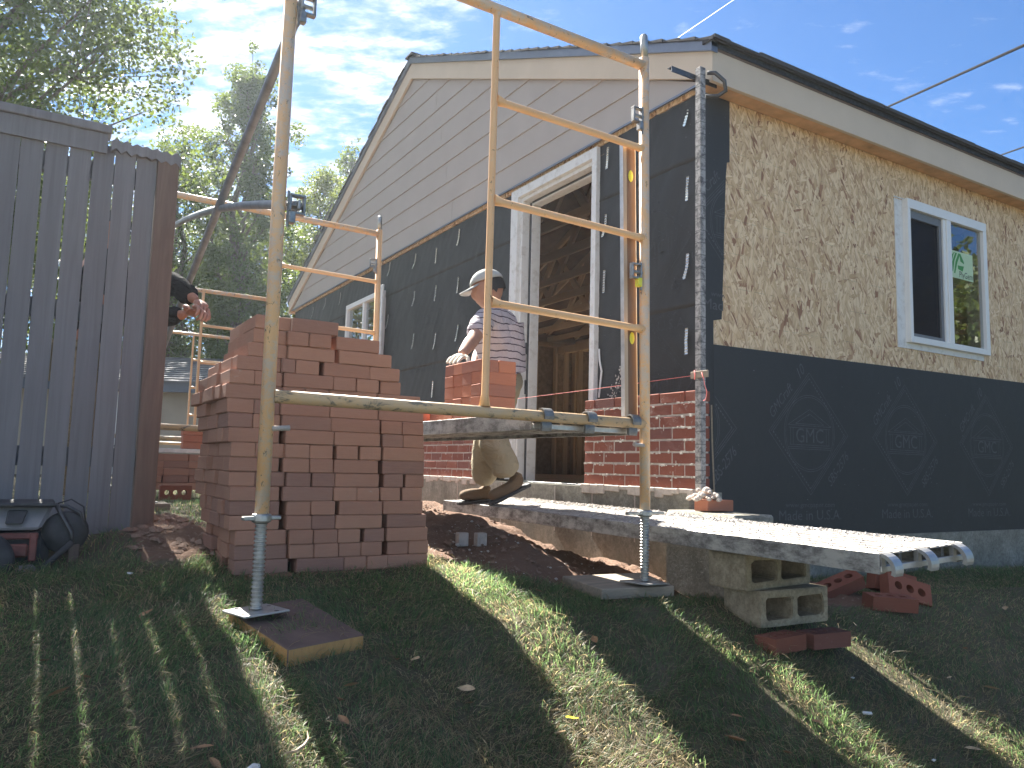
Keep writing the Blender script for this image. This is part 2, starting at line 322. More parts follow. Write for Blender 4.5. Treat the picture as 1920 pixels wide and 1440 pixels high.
def grassfn(t):
    at = t.n('ShaderNodeAttribute', attribute_name='blade').outputs['Color']
    df = t.n('ShaderNodeBsdfPrincipled', {'Base Color': at, 'Roughness': 0.5, 'Specular IOR Level': 0.45}).outputs[0]
    tl = t.n('ShaderNodeBsdfTranslucent', {'Color': t.mix(1.0, at, (1.55, 1.55, 1.25), 'MULTIPLY')}).outputs[0]
    mx = t.n('ShaderNodeMixShader', {0: 0.60, 1: df, 2: tl}); out(t, mx.outputs[0])
M_GRASS = mat('grass_blades', grassfn)
def groundfn(t):
    v = worldpos(t); soil = t.n('ShaderNodeAttribute', attribute_name='soil').outputs['Fac']
    th = t.mix(t.noise(v, 26, 8, 0.7), (0.07, 0.065, 0.045), (0.19, 0.165, 0.105))
    so = t.mix(t.noise(v, 9, 8, 0.7), (0.13, 0.075, 0.05), (0.27, 0.17, 0.12))
    so = t.mix(t.n('ShaderNodeMapRange', {'Value': t.noise(v, 48, 4, 0.6), 'From Min': 0.6, 'From Max': 0.75}).outputs[0], so, (0.38, 0.30, 0.24))
    k = t.n('ShaderNodeMapRange', {'Value': t.math('ADD', soil, t.math('MULTIPLY', t.math('SUBTRACT', t.noise(v, 12, 5), 0.5), 0.7)), 'From Min': 0.4, 'From Max': 0.6}).outputs[0]
    out(t, pbsdf(t, t.mix(k, th, so), 0.95, 0, t.noise(v, 45, 8, 0.75), 0.9, 0.02, 0.2))
M_GROUND = mat('lawn_and_soil', groundfn)
M_CLOD = m_simple('soil_clods', (0.24, 0.155, 0.11), 0.95, 0, 0.35, 20, 0.8)

# ------------------------------------------------------------------ mesh helpers
def tag(o, label=None, cat=None, group=None, kind=None):
    if label: o['label'] = label
    if cat: o['category'] = cat
    if group: o['group'] = group
    if kind: o['kind'] = kind
    return o
def empty(name, loc, label=None, cat=None, group=None, rz=0.0):
    o = bpy.data.objects.new(name, None); COL.objects.link(o); o.location = loc; o.rotation_euler[2] = rz; o.empty_display_size = 0.1
    return tag(o, label, cat, group)
def world_of(o):
    return (world_of(o.parent) @ o.matrix_parent_inverse if o.parent else Matrix.Identity(4)) @ o.matrix_basis
def link(name, me, material=None, parent=None, smooth=False):
    o = bpy.data.objects.new(name, me); COL.objects.link(o)
    if material is not None and not me.materials: me.materials.append(material)
    if parent is not None:
        o.parent = parent; o.matrix_parent_inverse = world_of(parent).inverted()      # geometry is written in world coordinates
    if smooth:
        me.polygons.foreach_set('use_smooth', [True] * len(me.polygons))
    return o
def mesh_py(name, verts, faces):
    me = bpy.data.meshes.new(name); me.from_pydata([tuple(v) for v in verts], [], faces); me.update(); return me
class MB:
    """collects boxes, tubes, prisms and lathes into one mesh"""
    def __init__(s): s.v = []; s.f = []; s.m = []; s.mi = 0
    def add(s, vs, fs):
        o = len(s.v); s.v += [tuple(v) for v in vs]; s.f += [tuple(i + o for i in f) for f in fs]; s.m += [s.mi] * len(fs); return s
    def box(s, a, b, M=None):
        x0, y0, z0 = a; x1, y1, z1 = b
        vs = [Vector(p) for p in ((x0,y0,z0),(x1,y0,z0),(x1,y1,z0),(x0,y1,z0),(x0,y0,z1),(x1,y0,z1),(x1,y1,z1),(x0,y1,z1))]
        if M is not None: vs = [M @ v for v in vs]
        return s.add(vs, [(0,3,2,1),(4,5,6,7),(0,1,5,4),(1,2,6,5),(2,3,7,6),(3,0,4,7)])
    def prism(s, pts, d):
        """extrude a closed 3D polygon by vector d"""
        d = Vector(d); n = len(pts); a = [Vector(p) for p in pts]; b = [p + d for p in a]
        return s.add(a + b, [tuple(range(n))[::-1], tuple(range(n, 2*n))] + [(i, (i+1) % n, n + (i+1) % n, n + i) for i in range(n)])
    def tube(s, pts, r, seg=12, cap=True):
        pts = [Vector(p) for p in pts]; n = len(pts); rs = r if isinstance(r, (list, tuple)) else [r] * n
        up = None; rings = []
        for i, p in enumerate(pts):
            t = (pts[min(i+1, n-1)] - pts[max(i-1, 0)]).normalized()
            if up is None: up = Vector((0,0,1)) if abs(t.z) < 0.9 else Vector((1,0,0))
            u = t.cross(up).normalized(); v = u.cross(t).normalized(); up = v
            rings.append([p + (u * math.cos(a) + v * math.sin(a)) * rs[i] for a in [2*math.pi*k/seg for k in range(seg)]])
        vs = [q for rg in rings for q in rg]; fs = []
        for i in range(n-1):
            for k in range(seg):
                k2 = (k+1) % seg; fs.append((i*seg+k, i*seg+k2, (i+1)*seg+k2, (i+1)*seg+k))
        if cap: fs += [tuple(range(seg))[::-1], tuple(range((n-1)*seg, n*seg))]
        return s.add(vs, fs)
    def lathe(s, prof, c, seg=16, M=None):
        vs = []; n = len(prof)
        for r, z in prof:
            for k in range(seg):
                a = 2*math.pi*k/seg; p = Vector((r*math.cos(a), r*math.sin(a), z))
                vs.append((M @ p if M is not None else p) + Vector(c))
        fs = [(i*seg+k, i*seg+(k+1)%seg, (i+1)*seg+(k+1)%seg, (i+1)*seg+k) for i in range(n-1) for k in range(seg)]
        fs += [tuple(range(seg))[::-1], tuple(range((n-1)*seg, n*seg))]
        return s.add(vs, fs)
    def mesh(s, name): 
        me = mesh_py(name, s.v, s.f); return me
    def build(s, name, material, parent=None, bevel=0.0, smooth=False, bseg=1):
        me = s.mesh(name)
        mats = material if isinstance(material, (list, tuple)) else [material]
        for mm in mats: me.materials.append(mm)
        if len(mats) > 1: me.polygons.foreach_set('material_index', s.m)
        if bevel > 0:
            bm = bmesh.new(); bm.from_mesh(me)
            bmesh.ops.bevel(bm, geom=bm.edges[:], offset=bevel, segments=bseg, affect='EDGES', profile=0.6, clamp_overlap=True)
            bm.to_mesh(me); bm.free()
        if smooth: me.polygons.foreach_set('use_smooth', [True] * len(me.polygons))
        return link(name, me, None, parent)
def tubeo(name, pts, r, m_, parent=None, seg=12):
    o = MB().tube(pts, r, seg).build(name, m_, parent)
    me = o.data; me.polygons.foreach_set('use_smooth', [len(p.vertices) == 4 for p in me.polygons]); return o
def boxo(name, a, b, m_, parent=None, bevel=0.0): return MB().box(a, b).build(name, m_, parent, bevel)
def copy_tree(o, parent=None, M=None):
    c = o.copy(); COL.objects.link(c)
    if parent is not None: c.parent = parent
    for ch in o.children: copy_tree(ch, c)
    return c

def smooth01(a, b, x):
    t = np.clip((x - a) / (b - a), 0, 1); return t * t * (3 - 2 * t)
# ------------------------------------------------------------------ ground shape
def ground_z(x, y):
    x = np.asarray(x, float); y = np.asarray(y, float)
    A = -0.522 - 0.07 * smooth01(-1.15, -0.15, x) - 0.055 * smooth01(-2.5, -3.1, x) - 0.03 * smooth01(0, 3, x)
    sl = 0.27 + 0.13 * smooth01(-2.7, -1.6, x)
    up = 0.135 * smooth01(0.8, -0.6, x) - 0.03 * smooth01(0.0, 1.0, x)
    d = y + 0.8
    z = A + np.where(d < 0, sl * d, up * np.minimum(d, 1.45)) + 0.03 * np.exp(-(d / 0.3) ** 2) * 0
    z = z - 0.10 * smooth01(-1.10, -0.60, x) * smooth01(0.25, -0.1, x) * smooth01(-0.75, -0.25, y) * smooth01(1.6, 0.7, y)
    z = z + 0.035 * np.exp(-((x + 1.12 - 0.12 * y)**2) / 0.012) * smooth01(-0.35, 0.1, y) * smooth01(2.2, 1.4, y)
    z = z - 0.05 * np.exp(-((x + 1.0)**2 / 0.09 + (y + 0.45)**2 / 0.06))
    z = z - 0.05 * smooth01(-1.1, -0.8, x) * smooth01(1.75, 1.45, y) * smooth01(0.5, 1.0, y)
    z = z + 0.10 * np.exp(-((x + 0.75)**2 / 0.25 + (y - 2.25)**2 / 0.20))
    z = np.where(y < -3.6, z + sl * 0.6 * (-3.6 - y), z)
    z = np.maximum(z, -3.0)
    return z + 0.010 * np.sin(x * 3.1 + 1) * np.cos(y * 2.7) + 0.006 * np.sin(x * 11 + y * 4) * np.cos(y * 9 - x * 3)
def soil_mask(x, y):
    e = x + 1.58 + 0.10 * np.sin(y * 5.0) + 0.05 * np.sin(y * 13 + x * 7)
    a = smooth01(-0.05, 0.15, e) * smooth01(-0.45, -0.2, y + 0.30 * (x + 1.5) * smooth01(-1.5, -0.6, x)) * (x < 0.4)
    b = smooth01(-2.82, -2.68, x) * smooth01(-2.36, -2.5, x) * smooth01(0.05, 0.35, y) * smooth01(1.9, 1.5, y) * 0.95
    return np.clip(a + b, 0, 1)
# ------------------------------------------------------------------ ground
def axis(lo, hi, step, far, n):
    fine = np.arange(lo, hi + 1e-6, step); g = np.geomspace(0.05, far, n)
    return np.concatenate([lo - g[::-1], fine, hi + g])
gx = axis(-4.6, 4.6, 0.03, 160, 26); gy = axis(-3.2, 4.0, 0.03, 160, 26)
GX, GY = np.meshgrid(gx, gy); GZ = ground_z(GX, GY); SO = soil_mask(GX, GY)
rough = np.zeros_like(GZ); near = (np.abs(GX) < 5) & (GY > -3.3) & (GY < 4.3)
idx = np.argwhere(near & (SO > 0.02))
for i, j in idx:
    p = Vector((GX[i, j], GY[i, j], 0)); rough[i, j] = (mnoise.fractal(p * 9, 0.9, 2.1, 5) * 0.028 + mnoise.noise(p * 3.1) * 0.03)
GZ = GZ + rough * SO
nx, ny = len(gx), len(gy)
me = bpy.data.meshes.new('lawn')
ii = np.arange(nx * ny).reshape(ny, nx)
quads = np.stack([ii[:-1, :-1], ii[:-1, 1:], ii[1:, 1:], ii[1:, :-1]], -1).reshape(-1, 4)
me.vertices.add(nx * ny); me.vertices.foreach_set('co', np.stack([GX, GY, GZ], -1).ravel())
me.loops.add(quads.size); me.loops.foreach_set('vertex_index', quads.ravel())
me.polygons.add(len(quads)); me.polygons.foreach_set('loop_start', np.arange(0, quads.size, 4)); me.update(); me.validate()
me.polygons.foreach_set('use_smooth', [True] * len(me.polygons))
at = me.attributes.new('soil', 'FLOAT', 'POINT'); at.data.foreach_set('value', SO.ravel())
tag(link('ground', me, M_GROUND), kind='structure')
def gz(x, y): return float(ground_z(x, y))

# ------------------------------------------------------------------ grass blades (one mass nobody could count)
def strips_mesh(name, P, D, L, W, bend, colr, m_):
    """P roots (n,3), D lean direction (n,3), L length, W width; each blade = 7 points"""
    n = len(P); side = np.cross(D, np.array([0, 0, 1.0])) + RNG.normal(0, 0.5, (n, 3)); side[:, 2] *= 0.3
    side /= np.linalg.norm(side, axis=1)[:, None] + 1e-9
    up = np.array([0, 0, 1.0]); V = np.zeros((n, 7, 3))
    for k, (t, wf) in enumerate(((0, 1.0), (0.38, 0.95), (0.72, 0.7), (1.0, 0))):
        c = P + (up * (t * (1 - 0.55 * bend[:, None] * t)) + D * (bend[:, None] * t * t * 1.1 + 0.25 * t)) * L[:, None]
        h = side * (W * wf * 0.5)[:, None]
        if k < 3: V[:, 2*k] = c - h; V[:, 2*k+1] = c + h
        else: V[:, 6] = c
    base = (np.arange(n) * 7)[:, None]
    tri = np.concatenate([base + np.array([[0, 1, 3]]), base + np.array([[0, 3, 2]]), base + np.array([[2, 3, 5]]), base + np.array([[2, 5, 4]]), base + np.array([[4, 5, 6]])], 1).reshape(-1, 3)
    me = bpy.data.meshes.new(name); me.vertices.add(n * 7); me.vertices.foreach_set('co', V.ravel())
    me.loops.add(tri.size); me.loops.foreach_set('vertex_index', tri.ravel())
    me.polygons.add(len(tri)); me.polygons.foreach_set('loop_start', np.arange(0, tri.size, 3)); me.update()
    ca = me.attributes.new('blade', 'FLOAT_COLOR', 'POINT')
    cc = np.ones((n, 7, 4)); cc[:, :, :3] = colr[:, None, :]; ca.data.foreach_set('color', cc.ravel())
    return link(name, me, m_)
def vnoise(x, y, s, seed):
    r = np.random.default_rng(seed); g = r.random((64, 64)); u = x * s; v = y * s
    i = np.floor(u).astype(int); j = np.floor(v).astype(int); fu = u - i; fv = v - j; fu = fu*fu*(3-2*fu); fv = fv*fv*(3-2*fv)
    G = lambda a, b: g[a % 64, b % 64]
    return (G(i, j)*(1-fu) + G(i+1, j)*fu)*(1-fv) + (G(i, j+1)*(1-fu) + G(i+1, j+1)*fu)*fv
def scatter(n, x0, x1, y0, y1, power=1.6):
    X = RNG.uniform(x0, x1, n * 5); Y = RNG.uniform(y0, y1, n * 5)
    d = np.hypot(X - CAM.x, Y - CAM.y)
    a = np.degrees(np.arctan2(X - CAM.x, Y - CAM.y)) - 31.2           # view axis points 31 degrees from +Y towards +X
    keep = (RNG.random(len(X)) < np.clip((1.7 / d) ** power, 0, 1)) & (np.abs(a) < 40) & (d > 1.15)
    keep &= (soil_mask(X, Y) < 0.28 + 0.5 * vnoise(X, Y, 6, 3) - 0.1)
    keep &= ~((X > 0.0) & (Y > 0.0)) & ~((X > -0.12) & (Y > -0.02))
    keep &= ~((X > -2.48) & (X < -1.76) & (Y > -0.12) & (Y < 0.4))
    X, Y = X[keep][:n], Y[keep][:n]; return X, Y
def grass(n, region, lmin, lmax, wid, name='grass'):
    X, Y = scatter(n, *region); n = len(X)
    patch = vnoise(X, Y, 2.3, 5) * 0.6 + vnoise(X, Y, 7.5, 6) * 0.4 + 0.10 * smooth01(-1.9, -2.8, X)
    dry = (RNG.random(n) < np.clip(0.24 + 0.95 * (patch - 0.30), 0.15, 0.85))
    clump = vnoise(X, Y, 11, 8); ang = vnoise(X, Y, 3.0, 9) * 9 + RNG.normal(0, 0.9, n)
    D = np.stack([np.cos(ang), np.sin(ang), np.zeros(n)], 1)
    L = RNG.uniform(lmin, lmax, n) * (0.6 + 0.8 * clump) * np.where(dry, 0.75, 1.0)
    bend = np.clip(RNG.normal(0.5, 0.3, n) + np.where(dry, 0.35, 0), 0.1, 1.5)
    W = RNG.uniform(0.75, 1.25, n) * wid
    g1 = np.array([0.035, 0.080, 0.040]); g2 = np.array([0.16, 0.235, 0.105]); d1 = np.array([0.50, 0.42, 0.28]); d2 = np.array([0.17, 0.125, 0.09])
    r = RNG.random(n)[:, None]
    C = np.where(dry[:, None], d2 + (d1 - d2) * r, g1 + (g2 - g1) * r)
    C = C * (0.75 + 0.5 * vnoise(X, Y, 1.1, 12))[:, None]
    P = np.stack([X, Y, ground_z(X, Y) - 0.004 - 0.01 * soil_mask(X, Y)], 1)
    o = strips_mesh(name, P, D, L, W, bend, C, M_GRASS); return tag(o, kind='stuff')
grass(175000, (-4.2, 3.2, -2.75, 0.4), 0.022, 0.052, 0.0022)
grass(60000, (-3.8, 5.5, -0.8, 6.5, 1.2), 0.03, 0.065, 0.0035, 'far_grass')

# dead clippings lying flat, mixed through the lawn
X, Y = scatter(16000, -4.0, 2.6, -2.7, 0.4); n = len(X); ang = RNG.uniform(0, 6.28, n)
D = np.stack([np.cos(ang), np.sin(ang), RNG.uniform(-0.1, 0.2, n)], 1)
C = np.array([0.34, 0.27, 0.17]) * RNG.uniform(0.5, 1.15, n)[:, None]
tag(strips_mesh('dry_clippings', np.stack([X, Y, ground_z(X, Y) + RNG.uniform(0.006, 0.024, n)], 1), D, RNG.uniform(0.02, 0.06, n), RNG.uniform(0.0012, 0.0026, n), np.full(n, 1.6), C, M_GRASS), kind='stuff')

# soil clods and crumbs on the bare ground
def clods(n, region, smin, smax, name, m_, zf=None, mask=True):
    mb = MB(); r = random.Random(5 + n)
    while n > 0:
        x = r.uniform(region[0], region[1]); y = r.uniform(region[2], region[3])
        if mask and float(soil_mask(np.array(x), np.array(y))) < r.random(): continue
        n -= 1; s = smin + (smax - smin) * r.random() ** 3
        z = gz(x, y) if zf is None else zf(x, y)
        vs = []
        for dx, dy, dz in ((1,0,0),(0,1,0),(-1,0,0),(0,-1,0),(0,0,1),(.7,.7,.4),(-.7,.6,.5),(0,0,-1)):
            k = s * r.uniform(0.65, 1.2); vs.append((x + dx*k, y + dy*k, z + dz*k*0.7 + s*0.15))
        mb.add(vs, [(0,5,4),(5,1,4),(1,6,4),(6,2,4),(2,3,4),(3,0,4),(0,7,5),(5,7,1),(1,7,6),(6,7,2),(2,7,3),(3,7,0)])
    return tag(mb.build(name, m_, smooth=False), kind='stuff')
clods(2600, (-1.7, 0.0, -0.5, 3.4), 0.003, 0.022, 'soil_clods', M_CLOD)
clods(700, (-3.0, -2.35, 0.0, 1.9), 0.003, 0.026, 'soil_clods', M_CLOD)
clods(500, (-1.6, -0.3, -0.4, 2.6), 0.003, 0.012, 'mortar_crumbs', M_MORTARL)

# fallen leaves
def leaf_mesh(name, L, W, col, curl=0.25, m_=None):
    vs = []; fs = []; prof = ((0, .05), (.2, .7), (.45, 1), (.7, .75), (.9, .3), (1, .03))
    for i, (t, w_) in enumerate(prof):
        for k in (-1, 0, 1): vs.append(((t - .5) * L, k * w_ * W / 2, curl * W * (abs(k) * .6 * w_) + curl * L * .6 * (t - .5) ** 2))
    for i in range(5):
        for k in (0, 1): a = i * 3 + k; fs.append((a, a+1, a+4, a+3))
    me = mesh_py(name, vs, fs); me.materials.append(m_); return me
M_LFB = m_simple('dry_leaf_brown', (0.30, 0.16, 0.075), 0.7, 0, 0.4, 50, 0.3); M_LFT = m_simple('dry_leaf_tan', (0.48, 0.34, 0.20), 0.7, 0, 0.3, 50, 0.3)
M_LFY = m_simple('fresh_yellow_leaf', (0.72, 0.62, 0.03), 0.5, 0, 0.1, 50, 0.1); M_LFG = m_simple('fresh_green_leaf', (0.16, 0.30, 0.08), 0.5, 0, 0.2, 50, 0.1)
LEAVES = [(-2.429, -1.162, -0.569, 'B', 0.05), (-2.057, -1.141, -0.591, 'T', 0.05), (-2.375, -1.09, -0.555, 'B', 0.045), (-2.806, -0.439, -0.447, 'B', 0.05), (-2.202, -0.985, -0.529, 'B', 0.035), (-2.484, -0.543, -0.436, 'B', 0.03), (-1.144, -0.652, -0.442, 'B', 0.05), (-2.147, -0.992, -0.533, 'T', 0.04), (-2.451, -1.248, -0.589, 'B', 0.04), (-2.078, -1.197, -0.61, 'B', 0.035), (-1.87, -1.332, -0.682, 'T', 0.05), (-1.484, -0.977, -0.538, 'B', 0.04), (-1.359, -1.478, -0.732, 'B', 0.06), (-1.268, -1.399, -0.701, 'B', 0.04), (-1.233, -1.556, -0.765, 'B', 0.035), (-0.427, -1.643, -0.879, 'T', 0.05), (-0.004, -1.327, -0.781, 'T', 0.03), (0.134, -1.416, -0.816, 'T', 0.06), (0.509, -1.016, -0.662, 'T', 0.04), (1.067, -1.006, -0.643, 'T', 0.05), (0.368, -1.188, -0.733, 'B', 0.03), (-2.773, -1.242, -0.605, 'B', 0.05), (-3.046, -0.904, -0.54, 'B', 0.05), (-3.074, -0.683, -0.508, 'B', 0.04), (-2.756, -1.31, -0.621, 'B', 0.04), (-2.108, -1.474, -0.698, 'B', 0.05), (-2.811, -0.795, -0.489, 'T', 0.05), (-2.982, -0.85, -0.521, 'B', 0.035), (-0.992, -1.471, -0.739, 'B', 0.03), (-1.453, -0.584, -0.435, 'B', 0.03), (-0.831, -0.742, -0.479, 'B', 0.03), (-0.847, -1.675, -0.834, 'B', 0.04)]
lm = {'B': [leaf_mesh('leaf', 1, .42, None, .5, M_LFB), leaf_mesh('leaf', 1, .55, None, .2, M_LFB)], 'T': [leaf_mesh('leaf', 1, .3, None, .5, M_LFT), leaf_mesh('leaf', 1, .5, None, .3, M_LFT)]}
for i, (x, y, z, k, s) in enumerate(LEAVES):
    p = (x, y, gz(x, y) + .024); o = link('fallen_leaf', lm[k][i % 2]); o.location = p; o.scale = (s * 1.1,) * 3
    o.rotation_euler = (random.uniform(-.5, .5), random.uniform(-.4, .4), random.uniform(0, 6.3))
    tag(o, 'small dry brown leaf lying on the lawn' if k == 'B' else 'small curled tan leaf lying on the lawn', 'leaf', 'dry leaves scattered over the lawn')
for x, y, m_, s, lab in ((-1.805, -1.298, M_LFY, .07, 'bright yellow leaf lying in the sunlit strip of grass'), (.606, -1.029, M_LFG, .035, 'small pale green leaf on the shaded grass below the fallen bricks')):
    o = link('fallen_leaf', leaf_mesh('leaf', 1, .38, None, .15, m_)); o.location = (x, y, gz(x, y) + .032); o.scale = (s,) * 3; o.rotation_euler = (.1, .25, .4); tag(o, lab, 'leaf')
def chip(name, x, y, s, m_, lab, rz=0.3):
    mb = MB(); r = random.Random(int(x * 100)); mb.box((-s, -s*.45, 0), (s, s*.45, s*.35)); me = mb.mesh(name)
    for v in me.vertices: v.co.x += r.uniform(-.2, .2)*s; v.co.y += r.uniform(-.2, .2)*s
    me.materials.append(m_); o = link(name, me); o.location = (x, y, gz(x, y) + .018); o.rotation_euler = (.2, .1, rz); return tag(o, lab, 'debris')
chip('paint_chip', -0.711, -1.456, .016, M_WHITE, 'white elongated chip on the shaded lawn below the right of the plank', -.6)
chip('stone_chip', -0.521, -1.266, .010, M_WHITE, 'round white chip on the shaded lawn in front of the stacked blocks')
chip('paper_scrap', -2.804, 0.085, .014, M_WHITE, 'small white scrap on the dark lawn in front of the fence', 1.2)
chip('bark_strip', -2.690, -1.360, .028, M_WHITE, 'white sliver at the near edge of the lawn, left of centre', 1.1)
chip('pale_stone', -0.667, -1.650, .009, M_WHITE, 'tiny white chip near the lower right of the lawn')
tubeo_pts = [(-2.631, -1.387, -0.625), (-2.605, -1.386, -0.625), (-2.584, -1.373, -0.621), (-2.569, -1.354, -0.615), (-2.565, -1.33, -0.605)]
def late_straw():
    o = MB().tube(tubeo_pts, [.001, .0035, .004, .003, .0008], 6).build('straw_blade', M_LFT); tag(o, 'curved straw coloured blade lying across the sunny streak at lower left', 'grass blade')
late_straw()
# ================================================================== THE HOUSE
house = empty('house', (4.0, 4.1, -0.4), 'small gabled house under construction in tar paper, bare strand board and half built brickwork', 'house')
def part(name, a, b, m_, bevel=0.0, parent=None): return boxo(name, a, b, m_, parent or house, bevel)
XE = 9.0; YE = 8.2; SL = 0.4296
def zr(y): return 2.449 + SL * (y if y < 4.1 else 8.2 - y)           # top of the rake
# foundation
MB().box((-0.125, -0.02, -1.4), (0.12, YE, -0.115)).build('foundation_wall', M_CONC, house)
MB().box((0.121, -0.022, -1.4), (XE, 0.20, -0.378)).build('foundation_wall', M_CONC, house)
for y in (0.42, 0.83, 1.24, 1.95, 2.66, 3.37): part('foundation_joint', (-0.1275, y, -0.42), (-0.1245, y + 0.008, -0.125), M_MORTAR)
part('foundation_wall', (XE - .2, .2, -1.4), (XE, YE, -0.12), M_CONC); part('foundation_wall', (.12, YE - .2, -1.4), (XE - .2, YE, -.12), M_CONC)
part('subfloor', (0.02, 0.02, -0.16), (XE - .01, YE - .01, -0.12), M_OSB)
# bumpy mortar bed squeezed out below the first course
mb = MB(); r = random.Random(3)
def mortar_bed(y0, y1):
    y = y0
    while y < y1:
        w_ = r.uniform(.03, .09); h = r.uniform(.012, .05); mb.box((-0.128 - r.uniform(0, .012), y, -0.108 - h), (-0.10, min(y + w_, y1), -0.100 + r.uniform(0, .004))); y += w_ * 0.97
mortar_bed(-0.05, 0.95); mortar_bed(2.31, 4.5)
tag(mb.build('mortar_bed', M_MORTAR, house, 0.004), kind='stuff')

# --- bricks of the veneer: eight courses
def brick_mesh(L, W, H, seed, bev=0.0035):
    bm = bmesh.new(); bmesh.ops.create_cube(bm, size=1)
    for v in bm.verts: v.co = Vector((v.co.x * L, v.co.y * W, v.co.z * H))
    bmesh.ops.bevel(bm, geom=bm.edges[:], offset=bev, segments=1, affect='EDGES')
    rr = random.Random(seed)
    for v in bm.verts: v.co += Vector((rr.uniform(-.0009, .0009), rr.uniform(-.0009, .0009), rr.uniform(-.0008, .0008)))
    me = bpy.data.meshes.new('brick'); bm.to_mesh(me); bm.free(); return me
def mset(meshes, m_):
    res = []
    for q in meshes: c = q.copy(); c.materials.clear(); c.materials.append(m_); res.append(c)
    return res
LB, WB, HB = 0.194, 0.092, 0.057
BR = [brick_mesh(LB, WB, HB, s) for s in range(5)]
HALF = [brick_mesh(0.092, WB, HB, 20 + s) for s in range(2)]
W_FULL = mset(BR, M_WALLB); P_FULL = mset(BR, M_PILE); D_FULL = mset(BR, M_DECKB)
cut_cache = {}
def put(me, loc, rot=(0, 0, 0), parent=None, name='brick', scale=None):
    o = bpy.data.objects.new(name, me); COL.objects.link(o)
    if parent is not None: o.parent = parent; o.matrix_parent_inverse = world_of(parent).inverted()
    o.location = loc; o.rotation_euler = rot
    if scale: o.scale = scale
    return o
veneer = part('brick_veneer', (-0.1055, -0.058, -0.10), (-0.022, 0.940, 0.378), M_MORTAR)      # the mortar between the bricks of the short wall
veneer2 = part('brick_veneer', (-0.1055, 2.318, -0.10), (-0.022, YE - .08, 0.378), M_MORTAR)
r = random.Random(9); PIT = 0.0677; farb = MB()
def lay(y0, y1, c, par, off, ylim=4.4):
    z = -0.10 + c * PIT + HB / 2 + 0.004; y = y0 - off
    while y < y1 - 0.02:
        a = max(y, y0); b = min(y + LB, y1)
        if b - a > 0.03:
            sx = (b - a) / LB
            if (a + b) / 2 < ylim: put(r.choice(W_FULL), (-0.11 + WB/2 + r.uniform(-.0012, .0018), (a + b) / 2, z + r.uniform(-.001, .001)), (r.uniform(-.006, .006), 0, math.pi/2 + r.uniform(-.003, .003)), par, scale=(sx, 1, 1))
            else: farb.box((-0.11, a, z - HB/2), (-0.018, b, z + HB/2))
        y += LB + 0.0095
for c in range(8):
    lay(-0.065, 0.945, c, veneer, 0.10 if c % 2 else 0.0); lay(2.312, YE - .1, c, veneer2, 0.0 if c % 2 else 0.10)
tag(farb.build('brick', M_WALLB, veneer2, 0.003), kind='stuff')
mb = MB()                     # smears and drips of mortar standing proud of the brick faces
for k in range(300):
    y = r.uniform(-0.06, 0.94) if k < 260 else r.uniform(2.32, 4.4); c = r.randrange(8); z = -0.10 + c * PIT + 0.001 - abs(r.gauss(0, .007))
    s = r.uniform(.0015, .006); l = s * r.uniform(1, 5)
    mb.box((-0.110 - r.uniform(.001, .005), y, z - s), (-0.1045, y + l, z + s))
for k in range(16):
    y = r.uniform(-0.02, 0.9) if k < 10 else r.uniform(2.4, 4.0); z = r.uniform(-.08, .36); mb.box((-0.1135, y, z), (-0.1085, y + .003, z + r.uniform(.01, .035)))
tag(mb.build('mortar_smears', M_MORTARL, house, 0.0012), kind='stuff')
mb = MB()
for k in range(46):           # lump of spilt mortar at the foot of the corner
    a = r.uniform(0, 6.28); d = r.random() ** .5 * .075; s = r.uniform(.012, .032) * (1 - d * 6); x, y = -0.19 + math.cos(a) * d * .9, -0.20 + math.sin(a) * d * 1.3
    z = -0.145 + .10 * max(0, 1 - d / .075) * r.random()
    mb.lathe([(s*.5, -s*.5), (s, 0), (s*.7, s*.6), (0.001, s*.9)], (x, y, z), 7)
tag(mb.build('mortar_lump', M_MORTAR, house), kind='stuff')

# --- front wall (x = 0 plane), opening for door and window
DOOR = (0.96, 2.02, -0.12, 2.12); WIN2 = (4.70, 5.80, 0.62, 1.86)
def wall_boxes(mb, x0, x1, y0, y1, z0, z1, holes):
    ys = sorted({y0, y1, *[h[0] for h in holes], *[h[1] for h in holes]}); ys = [y for y in ys if y0 <= y <= y1]
    for a, b in zip(ys, ys[1:]):
        hs = [h for h in holes if h[0] <= a + 1e-6 and h[1] >= b - 1e-6]; z = z0
        for h in sorted(hs, key=lambda q: q[2]):
            if h[2] > z: mb.box((x0, a, z), (x1, b, h[2]))
            z = h[3]
        if z < z1: mb.box((x0, a, z), (x1, b, z1))
mb = MB(); wall_boxes(mb, 0.0, 0.012, 0.012, YE - .012, -0.12, 2.20, [DOOR, WIN2]); mb.build('front_sheathing', M_OSB, house)
def felt_x(y, z, lift):
    a = 0.006 + 0.012 * np.exp(-((y - 0.35) / 0.5) ** 2)
    w1 = mnoise.noise(Vector((y * 3.0 + z * 2.2, z * 0.8, 1.3))); w2 = mnoise.noise(Vector((y * 9.0 + z * 5.5, z * 1.7 - y, 4.1))); w3 = mnoise.noise(Vector((y * 2.0, z * 2.0, 9)))
    fold = (1 - abs(w2)) ** 4
    return -0.004 - lift - a * (0.55 + 0.5 * w1 + 0.35 * w3) - (0.010 + 0.012 * np.exp(-((y - 0.35) / 0.45) ** 2)) * fold * (0.4 + max(0, w3))
